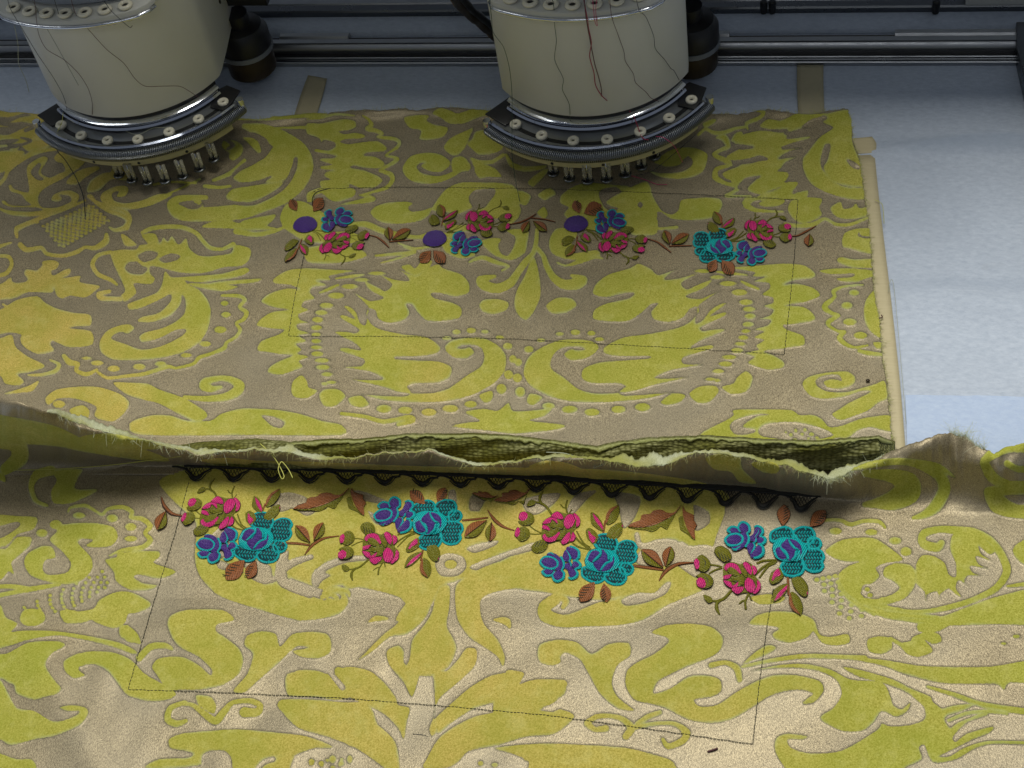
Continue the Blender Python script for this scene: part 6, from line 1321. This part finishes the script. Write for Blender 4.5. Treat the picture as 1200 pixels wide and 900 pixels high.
mb=MB(); V=[(x,a,b) for x in (-.8,.385) for a,b in prof]; k=len(prof); mb.add(V,[(j,(j+1)%k,k+(j+1)%k,k+j) for j in range(k)]+[tuple(range(k))[::-1],tuple(range(k,2*k))]); mb.build('main_bar',[ALU],fr,auto=40)
rp('upper_lip',46.5,42.8,-.001,.0075,DARKST); rp('upper_groove',42.5,40.5,-.001,.006,BLACK)
for p0,p1,l in ((1049,1205,'silver rail segment above the main rail at the right'),(815,855,'short silver rail segment right of the middle head'),(330,410,'short silver rail segment between the two heads')):
    x0=float(up(p0,36,.008)[0]); x1=float(up(p1,36,.008)[0])
    tag(rail('rail_segment',None,yz(41,.008),yz(34,.008),-.001,.008,ALU,x0,x1,r=.0015),l,'rail')
sh=mk('rear_fabric_roll',[(x,y,z) for x in (-.8,.45) for y,z in [(yz(40,0)+.001,-.0005),(yz(34,.001),.0015),(yz(28,.002),.003),(yz(20,.003),.0036),(yz(10,.003),.0036),(yz(2,0),.0)]],[(j,j+1,7+j,6+j) for j in range(5)],[fle]); sh.modifiers.new('thickness','SOLIDIFY').thickness=.001
tag(sh,'strip of white fabric behind the aluminium frame rail','fabric')
bb=rail('rear_beam','dark rear beam along the top edge of the picture',yz(9,.010),yz(0,.010),-.001,.010,DARKST,cat='beam')
tag(rail('rear_channel',None,yz(0,.008),yz(0,.008)+.08,-.001,.008,ALU),'grey rear channel behind the dark beam','beam')
for px,lab in ((1097,'small black post on the rear beam left of the white box'),(905,'small dark fitting on the rear beam right of the middle head'),(895,'smaller dark fitting next to it on the rear beam')):
    mb=MB(); q=up(px,7,.012); mb.lathe([(0,-.006),(.0026,-.006),(.003,.004),(.0018,.005),(0,.005)],(q[0],q[1],.012),12); tag(mb.build('beam_fitting',[BLACK],auto=40),lab,'fitting')
q0=up(1131,8,.010); q1=up(1215,8,.010); mb=MB(); mb.prism([(q0[0],q0[1]),(q1[0],q0[1]),(q1[0],q0[1]+.05),(q0[0],q0[1]+.05)],.0102,.022,0,.002); tag(mb.build('white_box',[PLATEW],auto=40),'white plastic box on the rear beam in the top right corner','box')
# right side frame
s0=up(1193,58,.01); s1=up(1212,140,.01); mb=MB(); mb.prism([(s0[0],s0[1]+.03),(s0[0]-.001,s0[1]),(s1[0]-.001,s1[1]),(s1[0]-.004,s1[1]-.18),(s1[0]+.03,s1[1]-.18),(s0[0]+.04,s0[1]+.03)],-.002,.012,0,.0015)
tag(mb.build('side_frame',[DARKST],auto=40),'dark side frame at the right border of the white sheet','frame')
# cable bundle
cb=thing('cable_bundle','brown wrapped cable bundle hanging left of the right head','cable')
for dx,rr,mt in ((0,.0048,BRONZE),(6,.0030,BLACK),(-5,.0026,simple('tan_cable',(.20,.13,.05),.6,0,.3,60))):
    P=cr([tuple(up(a+dx,b,z)) for a,b,z in ((515,-40,.16),(530,-10,.10),(545,10,.07),(562,24,.05),(578,38,.03),(590,50,.02))],False,6); mb=MB(); mb.tube(P,[rr*(1+.12*math.sin(i*1.3)) for i in range(len(P))],9); mb.build('cable',[mt],cb)
# the beam that carries the heads (just above the frame)
mb=MB(); mb.prism([(-1.0,.300),(.75,.300),(.75,.50),(-1.0,.50)],.125,.302,0,.006); mb.prism([(-1.0,.24),(.75,.24),(.75,.50),(-1.0,.50)],.305,.55,0,.006); tag(mb.build('head_beam',[CREAM],auto=40),'cream machine beam that carries both heads, above the picture','beam')
print('objects',len(bpy.data.objects))
